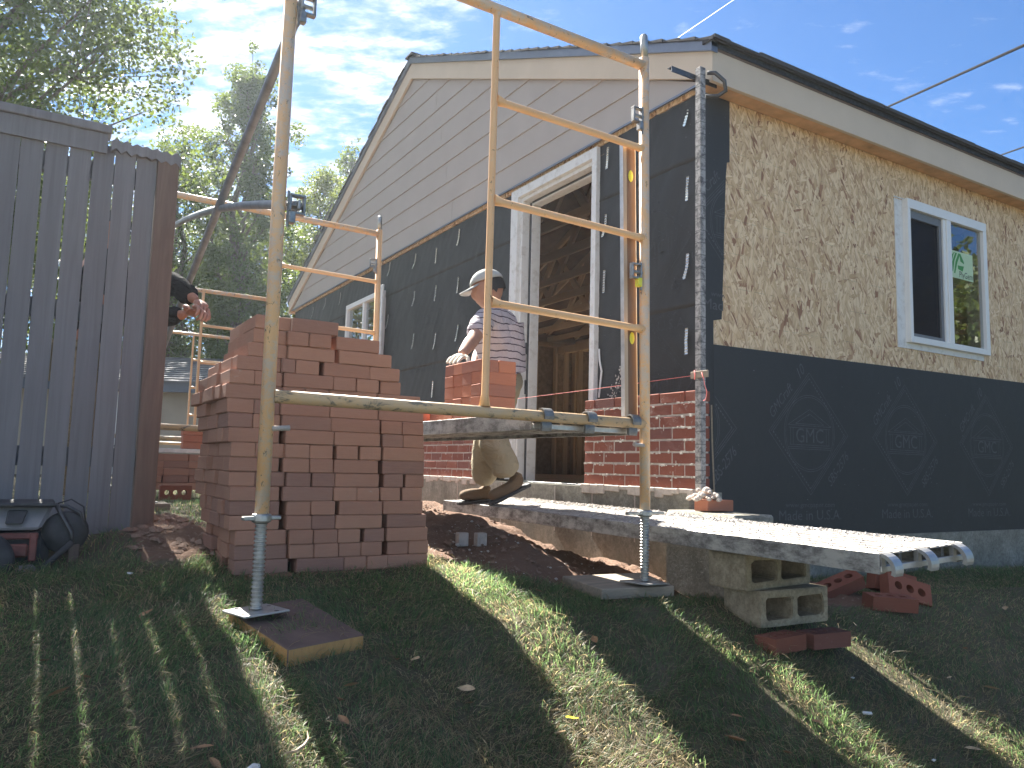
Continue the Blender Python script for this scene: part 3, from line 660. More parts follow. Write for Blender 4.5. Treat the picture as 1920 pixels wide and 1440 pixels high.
def felt_strip(y0, y1, z0, z1, lift, holes, step=0.028):
    ys = np.arange(y0, y1 + step, step); zs = np.arange(z0, z1 + 1e-6, (z1 - z0) / max(2, round((z1 - z0) / step)))
    ys[-1] = y1; vs = []; fs = []; nz = len(zs)
    for y in ys:
        for z in zs: vs.append((felt_x(y, z, lift), y, z))
    for i in range(len(ys) - 1):
        for k in range(nz - 1):
            cy = (ys[i] + ys[i+1]) / 2; cz = (zs[k] + zs[k+1]) / 2
            if any(h[0] < cy < h[1] and h[2] < cz < h[3] for h in holes): continue
            a = i * nz + k; fs.append((a, a + 1, a + nz + 1, a + nz))
    # a paper edge has thickness: fold the strip's lower rim back to the wall
    for i in range(len(ys) - 1):
        if any(h[0] < (ys[i] + ys[i+1]) / 2 < h[1] and h[2] < z0 + .02 < h[3] for h in holes): continue
        n0 = len(vs); vs += [(0.0, ys[i], z0), (0.0, ys[i+1], z0)]; fs.append((i * nz, (i+1) * nz, n0 + 1, n0))
    me = mesh_py('tar_paper', vs, fs); return link('tar_paper', me, M_FELT, house, smooth=True)
hs = [(DOOR[0] - .02, DOOR[1] + .02, -1, DOOR[3] + .04), (WIN2[0], WIN2[1], WIN2[2], WIN2[3])]
F1 = felt_strip(0.0, YE, -0.11, 0.97, 0.0, hs); F2 = felt_strip(0.0, YE, 0.93, 1.82, 0.003, hs); F3 = felt_strip(0.0, YE, 1.78, 2.165, 0.006, hs)
# side wall: strand board sheets, upper ragged paper wrap and the lower roll
WIN1 = (1.86, 2.87, 0.90, 1.90)
xs = [0.0, 1.016, 2.236, 3.456, 4.676, 5.896, 7.116, 8.336, XE]
for a, b in zip(xs, xs[1:]):
    mb = MB()
    hl = [WIN1] if a < WIN1[1] and b > WIN1[0] else []
    pts = sorted({a + .0015, b - .0015, *[h[0] for h in hl if a < h[0] < b], *[h[1] for h in hl if a < h[1] < b]})
    for u, v in zip(pts, pts[1:]):
        if hl and u >= hl[0][0] - 1e-6 and v <= hl[0][1] + 1e-6: mb.box((u, 0, -.37), (v, .012, hl[0][2])); mb.box((u, 0, hl[0][3]), (v, .012, 2.175))
        else: mb.box((u, 0, -.37), (v, .012, 2.175))
    mb.build('strand_board_sheet', M_OSB, house)
def plate(name, pts, y, th, m_, parent=house): return MB().prism([(x, y, z) for x, z in pts], (0, -th, 0)).build(name, m_, parent)
wrap = [(-0.004, 2.172), (.209, 2.172), (.2085, 1.95), (.207, 1.80), (.186, 1.795), (.176, 1.70), (.171, 1.60), (.168, 1.49), (.160, 1.36), (.158, 1.22), (.150, 1.08), (.146, .98), (.139, .86), (.074, .846), (.075, .60), (.076, -.10), (-.004, -.10)]
plate('tar_paper', wrap, -0.002, 0.002, M_FELT)
low = [(0.070, 0.709), (0.9, 0.719), (1.8, .731), (3.464, .753), (6, .775), (XE, .80), (XE, -.39), (3.4, -.382), (1.8, -.378), (.9, -.374), (.070, -.372)]
roll = plate('tar_paper', low[::-1], -0.0045, 0.002, M_FELT)
# printed marks on the paper
def text_geo(body, size, shear=0.0):
    cu = bpy.data.curves.new('letters', 'FONT'); cu.body = body; cu.size = size; cu.shear = shear; cu.align_x = 'CENTER'; cu.align_y = 'CENTER'; cu.resolution_u = 3
    o = bpy.data.objects.new('letters', cu); COL.objects.link(o)
    dg = bpy.context.evaluated_depsgraph_get(); me = bpy.data.meshes.new_from_object(o.evaluated_get(dg))
    v = [tuple(q.co)[:2] for q in me.vertices]; f = [tuple(p.vertices) for p in me.polygons]
    bpy.data.objects.remove(o); bpy.data.curves.remove(cu); bpy.data.meshes.remove(me); return v, f
class Flat:
    def __init__(s): s.v = []; s.f = []
    def add(s, v, f): o = len(s.v); s.v += list(v); s.f += [tuple(i + o for i in q) for q in f]
    def line(s, a, b, w_, dash=None):
        a = Vector(a).to_2d() if len(a) > 2 else Vector(a); b = Vector(b); d = (b - a); L = d.length; d /= L; n = Vector((-d.y, d.x)) * w_ / 2
        segs = [(0, L)] if not dash else [(t, min(t + dash * .6, L)) for t in np.arange(0, L, dash)]
        for t0, t1 in segs: p, q = a + d * t0, a + d * t1; s.add([tuple(p - n), tuple(q - n), tuple(q + n), tuple(p + n)], [(0, 1, 2, 3)])
    def poly(s, pts, w_, closed=True):
        for i in range(len(pts) - (0 if closed else 1)): s.line(pts[i], pts[(i+1) % len(pts)], w_)
    def text(s, body, size, c, ang=0, xs=1.0, shear=0.0):
        v, f = text_geo(body, size, shear); ca, sa = math.cos(ang), math.sin(ang)
        s.add([(c[0] + x*xs*ca - y*sa, c[1] + x*xs*sa + y*ca) for x, y in v], f)
def emblem():
    F = Flat(); hw, hh = .366, .372; w_ = .0035
    dm = lambda k: [(-hw*k, 0), (0, hh*k), (hw*k, 0), (0, -hh*k)]
    F.poly(dm(1), w_); F.poly([(-hw*.90, 0), (0, hh*.90)], w_, False); F.poly([(hw*.90, 0), (0, -hh*.90)], w_, False); F.poly([(-hw*.95, 0), (0, hh*.95)], w_, False); F.poly([(hw*.95, 0), (0, -hh*.95)], w_, False)
    for a, b in (((0, hh*.93), (hw*.93, 0)), ((-hw*.93, 0), (0, -hh*.93))):
        F.line((a[0]*.97, a[1]*.97), (b[0]*.97, b[1]*.97), .008, .024)
    for k in (1, .945): F.poly([(.232*k*math.cos(t), .232*k*math.sin(t)) for t in np.linspace(0, 2*math.pi, 57)[:-1]], w_)
    F.poly([(-.20, .045), (0, .145), (.20, .045)], w_); F.poly([(-.13, .055), (0, .118), (.13, .055)], w_)
    F.poly([(-.19, .03), (.19, .03)], w_, False); F.line((-.185, -.072), (.185, -.072), w_); F.line((-.20, -.085), (.20, -.085), w_); F.line((-.20, -.097), (.20, -.097), w_)
    for x in (-.165, .165): 
        for q in (-.012, .012): F.line((x + q, .03), (x + q, -.072), w_)
    F.text('GMC', .125, (0, -.020), 0, .95)
    a = math.atan2(hh, hw); F.text('GMCraft', .085, (-.262, .180), a, .85, .35); F.text('10', .095, (-.085, .365), a, .85, .35); F.text('SBS-2576', .085, (.262, -.215), a, .80, .35)
    F.text('www.gmcpaper.com', .042, (0, -.432), 0, 1.3); F.text('Made in U.S.A.', .085, (0, -.495), 0, 1.15)
    return F
EMB = emblem()
def print_on(fn, parent, xmin=None, xmax=None, zmax=None, m_=None):
    bm = bmesh.new(); vs = [bm.verts.new((x, 0, z)) for x, z in EMB.v]
    for f in EMB.f:
        try: bm.faces.new([vs[i] for i in f])
        except ValueError: pass
    for lim, ax, sgn in ((xmin, 0, -1), (xmax, 0, 1), (zmax, 2, 1)):
        if lim is None: continue
        no = [0, 0, 0]; no[ax] = sgn; co = [0, 0, 0]; co[ax] = lim
        bmesh.ops.bisect_plane(bm, geom=bm.verts[:] + bm.edges[:] + bm.faces[:], plane_co=co, plane_no=no, clear_outer=True)
    for v in bm.verts: v.co = fn(v.co.x, v.co.z)
    me = bpy.data.meshes.new('printed_emblem'); bm.to_mesh(me); bm.free(); return link('printed_emblem', me, m_ or M_PRINT, parent)
for k, cx_ in enumerate((-.115, .885, 1.872, 2.886, 3.89, 4.9)):
    print_on(lambda x, z, c=cx_: Vector((c + x, -0.0072, 0.245 + z)), roll, xmin=(0.08 - cx_) if k == 0 else None)
print_on(lambda x, z: Vector((.28 + x, -0.0047, 1.43 + z)), roll, xmin=-.275, xmax=-.118, zmax=.36)
def frontp(c, cz):
    def f(x, z): y = c - x; return Vector((felt_x(y, cz + z, 0.0034) - 0.0035, y, cz + z))
    return f
print_on(frontp(3.62, 1.40), F2, zmax=.40, m_=M_PRINT2); print_on(frontp(2.60, 1.40), F2, zmax=.40, m_=M_PRINT2); print_on(frontp(4.62, 1.40), F2, zmax=.40, xmin=-.0, m_=M_PRINT2)
print_on(lambda x, z: Vector((felt_x(.40 - x, 1.34 + z, .0034) - .0035, .40 - x, 1.34 + z)), F2, zmax=.42, xmax=.38, m_=M_PRINT2)
print_on(lambda x, z: Vector((felt_x(.40 - x, .50 + z, 0) - .0035, .40 - x, .50 + z)), F1, zmax=.42, xmax=.38, m_=M_PRINT2)
# trim where tar paper meets the gable, and top band
MB().box((-0.018, 0.0, 2.10), (-0.001, 1.2, 2.198)).build('top_band_board', M_POST, house)


# corrugated brick ties hanging from the paper
TIES = [(.105, 2.076), (.104, 1.623), (.103, 1.165), (.11, .732), (.882, 2.058), (.895, 1.602), (.904, 1.224), (2.99, 2.036), (3.454, 1.967), (3.932, 2.018), (4.60, 2.075), (2.98, 1.594), (3.436, 1.603), (3.923, 1.635), (4.59, 1.50), (2.96, 1.157), (3.41, 1.142), (3.908, 1.204), (3.431, .693), (2.96, .70), (6.182, 2.024), (6.77, 2.054), (7.3, 2.02), (6.2, 1.6), (6.8, 1.62), (7.3, 1.6)]
r = random.Random(21)
for y, z in TIES:
    if .85 < y < .95: y -= .03
    L = .155; seg = 18; w2 = .011; kick = r.uniform(-.03, .05); vs = []; fs = []; out_ = r.uniform(.01, .03)
    for i in range(seg + 1):
        t = i / seg; zz = z + .075 - t * L; xx = -.016 - .006 - out_ * t * t + .0022 * (1 if i % 2 else -1); yy = y + (kick * max(0, t - .55) if y > 2 else -kick * max(0, t - .5))
        vs += [(xx, yy - w2, zz), (xx, yy + w2, zz)]
    fs = [(2*i, 2*i+1, 2*i+3, 2*i+2) for i in range(seg)]
    n0 = len(vs); vs += [(v[0] + .0012, v[1], v[2]) for v in vs]; fs += [tuple(q + n0 for q in f[::-1]) for f in fs]
    link('brick_tie', mesh_py('brick_tie', vs, fs), M_TIE, house)

# --- gable: lapped boards, rake boards, metal edge
def y_lo(z): return max(0.0 - .04, (z - 2.236) / .4296 - .0)
z = 2.200; k = 0; EXPO = 0.203
while True:
    a = y_lo(z); 
    if a > 4.05: break
    z1 = z + EXPO + .004; a1 = min(y_lo(z1), 4.1)
    cuts = [3.1 + (k * 1.37) % 2.6] if k % 2 == 0 else []
    yl = [(a, a1)] ; edges = [None] + cuts + [None]
    for c0, c1 in zip(edges, edges[1:]):
        p = [(a if c0 is None else c0 + .0015, z), ((8.2 - a) if c1 is None else c1 - .0015, z), ((8.2 - a1) if c1 is None else c1 - .0015, z1), (a1 if c0 is None else c0 + .0015, z1)]
        n = 4; xb, xt, xk = -.052, -.043, -.030
        v = [(xb, p[0][0], z), (xb, p[1][0], z), (xt, p[2][0], z1), (xt, p[3][0], z1), (xk, p[0][0], z), (xk, p[1][0], z), (xk + .004, p[2][0], z1), (xk + .004, p[3][0], z1)]
        link('siding_board', mesh_py('siding_board', v, [(0,1,2,3),(4,7,6,5),(0,4,5,1),(1,5,6,2),(2,6,7,3),(3,7,4,0)]), M_SIDING, house)
    z += EXPO; k += 1
MB().prism([(-.029, 0.0, 2.17), (-.029, 8.2, 2.17), (-.029, 4.1, zr(4.1) - .05)], (.02, 0, 0)).build('gable_sheathing', M_OSB, house)
def rake(name, yo, lo, hi, x0, x1, m_, mir):
    f = (lambda y: 8.2 - y) if mir else (lambda y: y)
    pts = [(x0, f(yo), zr(yo) + lo), (x0, f(4.1), zr(4.1) + lo), (x0, f(4.1), zr(4.1) + hi), (x0, f(yo), zr(yo) + hi)]
    return MB().prism(pts, (x1 - x0, 0, 0)).build(name, m_, house)
for mir in (0, 1):
    rake('rake_board', -.145, -.218, -.055, -.078, -.053, M_TRIM, mir)
    rake('rake_flashing', -.160, -.056, .004, -.098, -.050, M_DRIP, mir)
MB().box((-.066, -.04, 2.186), (-.0535, 8.24, 2.1995)).build('drip_strip', M_DRIP, house)
# eaves on both long sides
for mir in (0, 1):
    g = (lambda a, b: (a, b)) if not mir else (lambda a, b: (8.2 - b, 8.2 - a))
    y0, y1 = g(-.147, -.122); part('fascia_board', (-.0785, y0, 2.160), (XE + .1, y1, 2.372), M_TRIM, .002)
    y0, y1 = g(-.1215, -.001); part('soffit', (-.050, y0, 2.176), (XE + .08, y1, 2.188), M_PLY)
    y0, y1 = g(-.160, -.1475); part('eave_flashing', (-.095, y0, 2.355), (XE + .1, y1, 2.395), M_STEELD)
# roof deck and shingle courses
for mir in (0, 1):
    f = (lambda y: 8.2 - y) if mir else (lambda y: y)
    pts = [(-.05, f(-.15), zr(-.15) - .045), (-.05, f(4.1), zr(4.1) - .045), (-.05, f(4.1), zr(4.1) - .001), (-.05, f(-.15), zr(-.15) - .001)]
    MB().prism(pts, (XE + .15, 0, 0)).build('roof_deck', M_DECKW, house)
    n = 31; d = 4.27 / n; rr = random.Random(4 + mir)
    for i in range(n):
        y0 = -.185 + i * d; y1 = y0 + d * 1.08; jx = rr.uniform(-.006, .010); z0 = zr(max(y0, -.2)) if y0 > -.2 else zr(y0)
        q = [(-.110 + jx, f(y0), zr(y0) + .006), (-.110 + jx, f(y1), zr(y1) + .003), (-.110 + jx, f(y1), zr(y1) + .009), (-.110 + jx, f(y0), zr(y0) + .026)]
        MB().prism(q, (XE + .2, 0, 0)).build('shingle_course', M_SHINGLE, house)
rr = random.Random(31); mb = MB(); x = -.11        # thick laminated tabs at the eave give the edge its uneven line
while x < XE:
    w_ = rr.uniform(.12, .3); mb.box((x, -.198 - rr.uniform(0, .006), zr(-.185) + .012), (x + w_, -.10, zr(-.185) + .026 + rr.choice((0.0, .007, .012)))); x += w_ + rr.choice((0, .005))
tag(mb.build('shingle_tabs', M_SHINGLE, house), kind='stuff')
part('ridge_cap', (-.12, 4.02, zr(4.1) + .012), (XE + .1, 4.18, zr(4.1) + .03), M_SHINGLE)

rg = MB().prism([(XE + .002, 0.0, 2.17), (XE + .002, 8.2, 2.17), (XE + .002, 4.1, zr(4.1) - .05)], (.02, 0, 0)).build('gable_sheathing', M_OSB, house)
# --- inside: studs, trusses, back walls
def stud(x0, y0, x1, y1, z0=-.12, z1=2.10): return part('wall_stud', (x0, y0, z0), (x1, y1, z1), M_STUD)
mb = MB()
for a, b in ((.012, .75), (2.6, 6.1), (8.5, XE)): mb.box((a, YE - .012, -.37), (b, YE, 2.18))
for a, b in ((.75, 2.6), (6.1, 8.5)): mb.box((a, YE - .012, -.37), (b, YE, .55)); mb.box((a, YE - .012, 1.95), (b, YE, 2.18))  # openings added in this unseen wall to let sun brighten the interior
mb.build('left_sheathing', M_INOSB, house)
x = .10
while x < XE - .1: stud(x, YE - .101, x + .038, YE - .012); x += .406
part('top_plate', (.02, YE - .101, 2.10), (XE, YE - .012, 2.176), M_STUD); part('top_plate', (.105, .0125, 2.10), (XE, .101, 2.176), M_STUD); part('top_plate', (.0125, .013, 2.10), (.101, YE - .102, 2.176), M_STUD)
for x in (.3, .71, 1.11, 1.52, 1.82, 2.874, 3.3, 3.7, 4.1): stud(x, .0125, x + .038, .101)
for y in (.15, .5, .82, 2.02, 2.43, 2.83, 3.24, 3.65, 4.05, 4.46, 5.9, 6.3, 6.7, 7.1): stud(.0125, y, .101, y + .038)
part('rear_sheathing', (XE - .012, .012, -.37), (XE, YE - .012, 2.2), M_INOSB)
for y in np.arange(.2, 8.0, .406): stud(XE - .101, y, XE - .0125, y + .038)
part('partition_header', (4.6, 2.6, 1.98), (4.69, YE - .11, 2.10), M_STUD)
for y in np.arange(2.6, 7.9, .406): stud(4.6, y, 4.69, y + .038, z1=1.98)
tm = MB(); tm.box((0, .0, 2.178), (.038, YE, 2.268))                 # bottom chord
def bar(p, q, h=.089):
    p = Vector(p); q = Vector(q); d = (q - p).normalized(); n = Vector((0, -d.z, d.y)) * h / 2
    tm.prism([(0, *(p - n).yz), (0, *(q - n).yz), (0, *(q + n).yz), (0, *(p + n).yz)], (.038, 0, 0))
for s_ in (0, 1):
    f = (lambda y: YE - y) if s_ else (lambda y: y)
    bar((0, f(-.03), zr(-.03) - .10), (0, f(4.06), zr(4.06) - .10)); bar((0, f(1.35), 2.27), (0, f(2.0), zr(2.0) - .14)); bar((0, f(2.75), 2.27), (0, f(2.0), zr(2.0) - .14)); bar((0, f(2.75), 2.27), (0, f(4.08), zr(4.08) - .17))
tme = tm.mesh('roof_truss'); tme.materials.append(M_JOIST)
for i in range(15): put(tme, (.16 + i * .61, 0, 0), parent=house, name='roof_truss')

# --- door frame in the front wall
door = part('door_frame', (-.050, 1.945, -.10), (-.003, 2.045, 2.165), M_DWHITE, .002)
def dp(name, a, b, m_=M_DWHITE): return boxo(name, a, b, m_, door, .002)
dp('casing', (-.050, .938, -.10), (-.003, .990, 2.165)); dp('casing', (-.050, .9905, 2.095), (-.003, 1.9445, 2.165))
dp('jamb', (-.020, 1.915, -.105), (.045, 1.9445, 2.0945)); dp('jamb', (.050, 1.885, -.105), (.13, 1.935, 2.08)); dp('jamb', (-.020, .9905, -.105), (.13, 1.012, 2.0945)); dp('jamb', (-.020, 1.0125, 2.066), (.045, 1.9145, 2.0945))
dp('weather_strip', (.0455, 1.888, -.10), (.0495, 1.9145, 2.06), M_STEELD); dp('head_stop', (.0455, 1.013, 2.050), (.0495, 1.884, 2.0655), M_STEELD); dp('jamb', (.050, 1.0125, 2.040), (.13, 1.8845, 2.065))
dp('threshold', (-.060, .992, -.128), (.13, 1.914, -.104), M_GALV); dp('hinge', (.030, 1.905, .86), (.049, 1.9145, .95), M_STEELD); dp('hinge', (.030, 1.905, .55), (.049, 1.9145, .66), M_STEELD)
# paint splash of mortar on the paper right of the door
mb = MB(); r = random.Random(77)
for k in range(90):
    t = r.random(); y = .80 - .16 * t + r.gauss(0, .022); z = .40 + .27 * t + r.gauss(0, .03); s = r.uniform(.002, .010)
    x = felt_x(y, z, 0); mb.lathe([(s, 0), (s * .7, .002), (.0005, .0045)], (x - .001, y, z), 6, Matrix.Rotation(-math.pi/2, 3, 'Y'))
tag(mb.build('mortar_splash', M_MORTARL, house), kind='stuff')
link('caulk_bead', MB().tube([(-.02, .915, .46), (-.025, .895, .55), (-.024, .885, .63), (-.03, .90, .70), (-.02, .92, .78)], .006, 6).mesh('caulk_bead'), M_WHITE, house)

# --- windows
def window_side():
    w_ = part('window', (1.905, -.045, 1.858), (2.915, -.0005, 1.925), M_WHITE, .002)       # head rail carries the rest
    P = lambda n, a, b, m_=M_WHITE, bv=.002: boxo(n, a, b, m_, w_, bv)
    P('frame', (1.905, -.045, .912), (1.938, -.0005, 1.8575)); P('frame', (2.868, -.045, .955), (2.915, -.0005, 1.8575)); P('frame', (1.9385, -.045, .912), (2.915, -.0005, .9545))
    P('nailing_fin', (1.813, -.006, .872), (1.9045, -.0008, 1.915), M_DWHITE, 0); P('nailing_fin', (1.905, -.008, .872), (2.885, -.0010, .9115), M_DWHITE, 0); P('nailing_fin', (1.813, -.006, 1.9255), (2.90, -.001, 1.932), M_DWHITE, 0)
    P('mullion', (2.385, -.043, .9547), (2.440, -.001, 1.8577)); P('mullion', (2.350, -.034, .9547), (2.3845, -.003, 1.8577))
    # left sash with insect screen
    for a, b in (((1.9385, -.022, .9547), (1.965, .006, 1.8577)), ((2.318, -.022, .9547), (2.3495, .006, 1.8577)), ((1.9655, -.022, .9547), (2.3175, .006, .982)), ((1.9655, -.022, 1.80), (2.3175, .006, 1.8577))): P('sash', a, b, M_SCRF, .001)
    P('insect_screen', (1.9655, -.008, .982), (2.3175, -.0065, 1.80), M_SCREEN, 0); P('pane', (1.9655, .012, .982), (2.3175, .0145, 1.80), M_PANE, 0)
    P('pane', (2.4405, -.020, .9547), (2.8675, -.0165, 1.8577), M_PANE, 0)
    st = P('sticker', (2.4425, -.0212, 1.452), (2.752, -.0204, 1.655), M_STICK, 0)
    F = Flat()
    F.add([(2.452, 1.535), (2.475, 1.62), (2.522, 1.645), (2.505, 1.643), (2.470, 1.565), (2.465, 1.53)], [(0, 1, 2, 3, 4, 5)])
    def quad(p): F.add(p, [tuple(range(len(p)))])
    quad([(2.462, 1.50), (2.478, 1.57), (2.520, 1.640), (2.545, 1.643), (2.505, 1.575), (2.485, 1.497)]); quad([(2.498, 1.487), (2.520, 1.575), (2.560, 1.642), (2.588, 1.642), (2.545, 1.57), (2.512, 1.485)])
    quad([(2.588, 1.642), (2.632, 1.585), (2.632, 1.570), (2.585, 1.585), (2.578, 1.625)]); quad([(2.548, 1.550), (2.630, 1.553), (2.612, 1.512), (2.552, 1.522)])
    link('sticker_mark', mesh_py('sticker_mark', [(x, -.0220, z) for x, z in F.v], F.f), M_STICKG, st)
    F = Flat(); F.text('PlyGem', .066, (2.655, 1.484), 0, .88); link('sticker_lettering', mesh_py('sticker_lettering', [(x, -.0220, z) for x, z in F.v], F.f), M_STICKK, st)
M_SCRF = m_simple('grey_screen_frame', (0.17, 0.175, 0.185), 0.5, 0, 0.1, 8, 0.1)
window_side()
def window_front():
    y0, y1, z0, z1 = WIN2
    w_ = part('window', (-.075, y0, z1 - .055), (-.0, y1, z1), M_WHITE, .002); P = lambda n, a, b, m_=M_WHITE: boxo(n, a, b, m_, w_, .002)
    P('frame', (-.075, y1 - .05, z0), (-.0, y1, z1 - .0555)); P('frame', (-.075, y0, z0), (0, y0 + .05, z1 - .0555)); P('frame', (-.075, y0 + .0505, z0), (0, y1 - .0505, z0 + .05)); P('mullion', (-.070, 5.20, z0 + .0505), (-.02, 5.25, z1 - .0557))
    P('mullion', (-.055, 4.78, z0 + .0505), (-.02, 4.81, z1 - .0557)); P('pane', (-.040, y0 + .051, z0 + .051), (-.037, y1 - .051, z1 - .056), M_PANE)
    P('nailing_strip', (-.095, 4.60, .70), (-.0755, 4.695, 1.90), M_DWHITE)
window_front()
# ================================================================== SCAFFOLDING
LX, MX, RX = -2.525, -1.745, -0.988
def ring_pts(c, r, n=16, ax='z'): return [(c[0] + r*math.cos(2*math.pi*k/n), c[1] + r*math.sin(2*math.pi*k/n), c[2]) for k in range(n)]
def toggle(parent, x, y, z, sx, m_=None, yel=False):
    """gravity lock: a stud with a rectangular loop and a swinging catch"""
    m_ = m_ or M_TOGG; mb = MB()
    mb.tube([(x, y, z), (x + sx*.050, y, z)], .0075, 8)
    mb.box((x + sx*.006 - .004, y - .004, z - .075), (x + sx*.006 + .004, y + .004, z + .045))
    a, b = sorted((x + sx*.010, x + sx*.060))
    mb.box((a, y - .011, z + .028), (b, y + .011, z + .036)); mb.box((a, y - .011, z - .030), (b, y + .011, z - .022))
    for q in (x + sx*.011, x + sx*.056): mb.box((q - .004, y - .0108, z - .0219), (q + .004, y + .0108, z + .0279))
    o = mb.build('toggle_lock', m_, parent, .0015)
    MB().box((x + sx*.018 - .011, y - .013, z - .062), (x + sx*.018 + .011, y + .013, z - .024)).build('lock_catch', M_YVIAL if yel else M_TOGG, o, .003)
def screw_jack(parent, x, y, zbase, znut, wide, yaw):
    prof = []; z = zbase + .008
    while z < znut + .01: prof += [(.0150, z), (.0192, z + .0035), (.0192, z + .006), (.0150, z + .0095)]; z += .0125
    me = MB().lathe(prof, (x, y, 0), 14).mesh('jack_screw'); s = link('jack_screw', me, M_GALV, parent)
    M = Matrix.Rotation(yaw, 4, 'Z'); T = Matrix.Translation((x, y, znut))
    nb = MB(); nb.lathe([(.026, -.014), (.031, -.010), (.031, .010), (.026, .014)], (x, y, znut), 10)
    L = .105 if wide else .062
    for sg in (-1, 1): nb.box((.0255 if sg > 0 else -L, -.012, -.006), (L if sg > 0 else -.0255, .012, .006), T @ M)
    nb.build('jack_nut', M_GALV, parent, .003)
    pb = MB(); pb.box((-.075, -.07, 0), (.075, .07, .006), Matrix.Translation((x, y, zbase)) @ Matrix.Rotation(yaw * .5 + .15, 4, 'Z') @ Matrix.Rotation(.05 if wide else -.03, 4, 'Y'))
    pb.build('base_plate', M_ALU, parent, .002)
    hb = MB()
    for a, b in ((.05, .045), (-.05, .045), (.05, -.045), (-.05, -.045)): hb.lathe([(.008, .0062), (.008, .0070)], (x + a, y + b, zbase + .001), 8)
    hb.build('bolt_holes', M_STEELD, parent)
def frame(yf, label, zb=(-.463, -.463), detail=True, seg=14, xoff=0.0):
    lx, mx, rx = LX + xoff, MX + xoff, RX + xoff
    t = empty('scaffold', (mx, yf, zb[0]), label, 'scaffold frame', 'ladder type scaffold frames standing in a row')
    J = lambda a: a
    tubeo('leg', [(lx, yf, -.165), (lx - .004, yf, .8), (lx - .002, yf, 1.80)], .0215, M_YELD, t, seg); tubeo('leg', [(rx + .006, yf, -.17), (rx - .004, yf, .6), (rx - .018, yf, 1.775)], .0215, M_YELD if detail else M_YEL, t, seg)
    tubeo('ledger', [(lx + .015, yf, .200), (rx - .01, yf, .188)], .0215, M_LEDG, t, seg); tubeo('ledger', [(lx + .015, yf, 1.755), (rx - .025, yf, 1.742)], .0215, M_YELD, t, seg)
    tubeo('middle_post', [(mx - .005, yf, .215), (mx - .004, yf, .26), (mx, yf, 1.72), (mx, yf, 1.74)], [.022, .0140, .0140, .020], M_YEL, t, 10)
    for z in (.590, .980, 1.372): tubeo('rung', [(mx + .008, yf, z + .014), (mx + .05, yf, z + .010), (rx - .06, yf, z - .004), (rx - .012, yf, z - .006)], [.022, .0145, .0145, .020], M_YEL, t, 10)
    tubeo('coupling_pin', [(rx - .018, yf, 1.776), (rx - .019, yf, 1.875), (rx - .019, yf, 1.885)], [.0165, .0165, .009], M_GALV, t, 12)
    tubeo('coupling_pin', [(lx, yf, 1.801), (lx, yf, 1.91)], .0165, M_GALV, t, 12)
    for z in (.82, 1.50):
        toggle(t, lx + .018, yf - .012, z, 1); toggle(t, rx - .030, yf - .012, z, -1, yel=(detail and z < 1))
    for x, sx in ((lx, 1), (rx, -1)): tubeo('stud_pin', [(x + sx*.012, yf - .01, .098), (x + sx*.068, yf - .014, .102)], .0085, M_MORTAR if detail else M_TOGG, t, 8)
    for x, z_, w_, yw in ((lx, zb[0], False, .25), (rx + .006, zb[1], True, .1)): screw_jack(t, x, yf, z_, -.178, w_, yw)
    return t
F1_ = frame(-.65, 'nearest scaffold frame, its left leg on the brown pad in the foreground', (-.460, -.458))
F2_ = frame(2.40, 'second scaffold frame, seen behind the big brick stack', (-.29, -.33), False, 10)
F3_ = frame(5.45, 'third scaffold frame, rungs showing between the fence post and the brick stack', (-.29, -.30), False, 8)
F4_ = frame(8.60, 'farthest scaffold frame, thin in front of the neighbouring roof', (-.29, -.30), False, 8, .42)
for f_, zt in ((2.40, 0), (5.45, 0), (8.60, .42)):
    for x in (LX + zt, RX + zt): tag(boxo('wooden_pad', (x - .15, f_ - .14, gz(x, f_) - .03), (x + .15, f_ + .14, -.290 if f_ > 3 or x < -2 else -.331), M_PLANKW, None, .004), '%s board under the %s leg of the %s scaffold' % (('grey', 'plain', 'weathered')[int(f_ // 3) % 3], 'left' if x < MX else 'right', {2: 'second', 5: 'third', 8: 'farthest'}[int(f_)]), 'pad', 'boards under the far scaffold legs')
M_BRACE = m_simple('dull_grey_tube', (0.27, 0.29, 0.31), 0.5, 0.2, 0.3, 14, 0.3)
# cross braces of the left side of the first bay
def brace(p, q, sag, r_, label, zoff=0.0):
    p = Vector(p); q = Vector(q); pts = []
    for i in range(13):
        t = i / 12; c = p.lerp(q, t); c.z += sag * 4 * t * (1 - t); pts.append(c)
    t = empty('cross_brace', (p + q) / 2, label, 'brace', 'cross braces of the left scaffold side')
    tubeo('brace_tube', pts, r_, M_BRACE, t, 10)
    for e in (p, q): MB().box(tuple(e - Vector((.004, .022, .016))), tuple(e + Vector((.004, .022, .016)))).build('flattened_end', M_GALV, t, .003)
brace((LX + .030, -.66, 1.50), (LX + .045, 2.40, .66), 0.02, .0185, 'grey brace tube running steeply down left from the top of the near scaffold leg')
brace((LX + .055, -.66, .82), (LX + .030, 2.40, 1.50), .06, .0165, 'grey bowed brace tube rising gently left from the middle lock of the near leg')
brace((LX + .030, 2.40, 1.50), (LX + .045, 5.45, .66), 0.02, .011, 'thin brace of the second bay behind the worker\'s sleeves'); brace((LX + .055, 2.40, .82), (LX + .030, 5.45, 1.50), .05, .011, 'thin bowed brace of the second bay beyond the fence post')

M_GRIP = m_simple('dull_hook_metal', (0.20, 0.20, 0.195), 0.5, 0.5, 0.35, 40, 0.4)
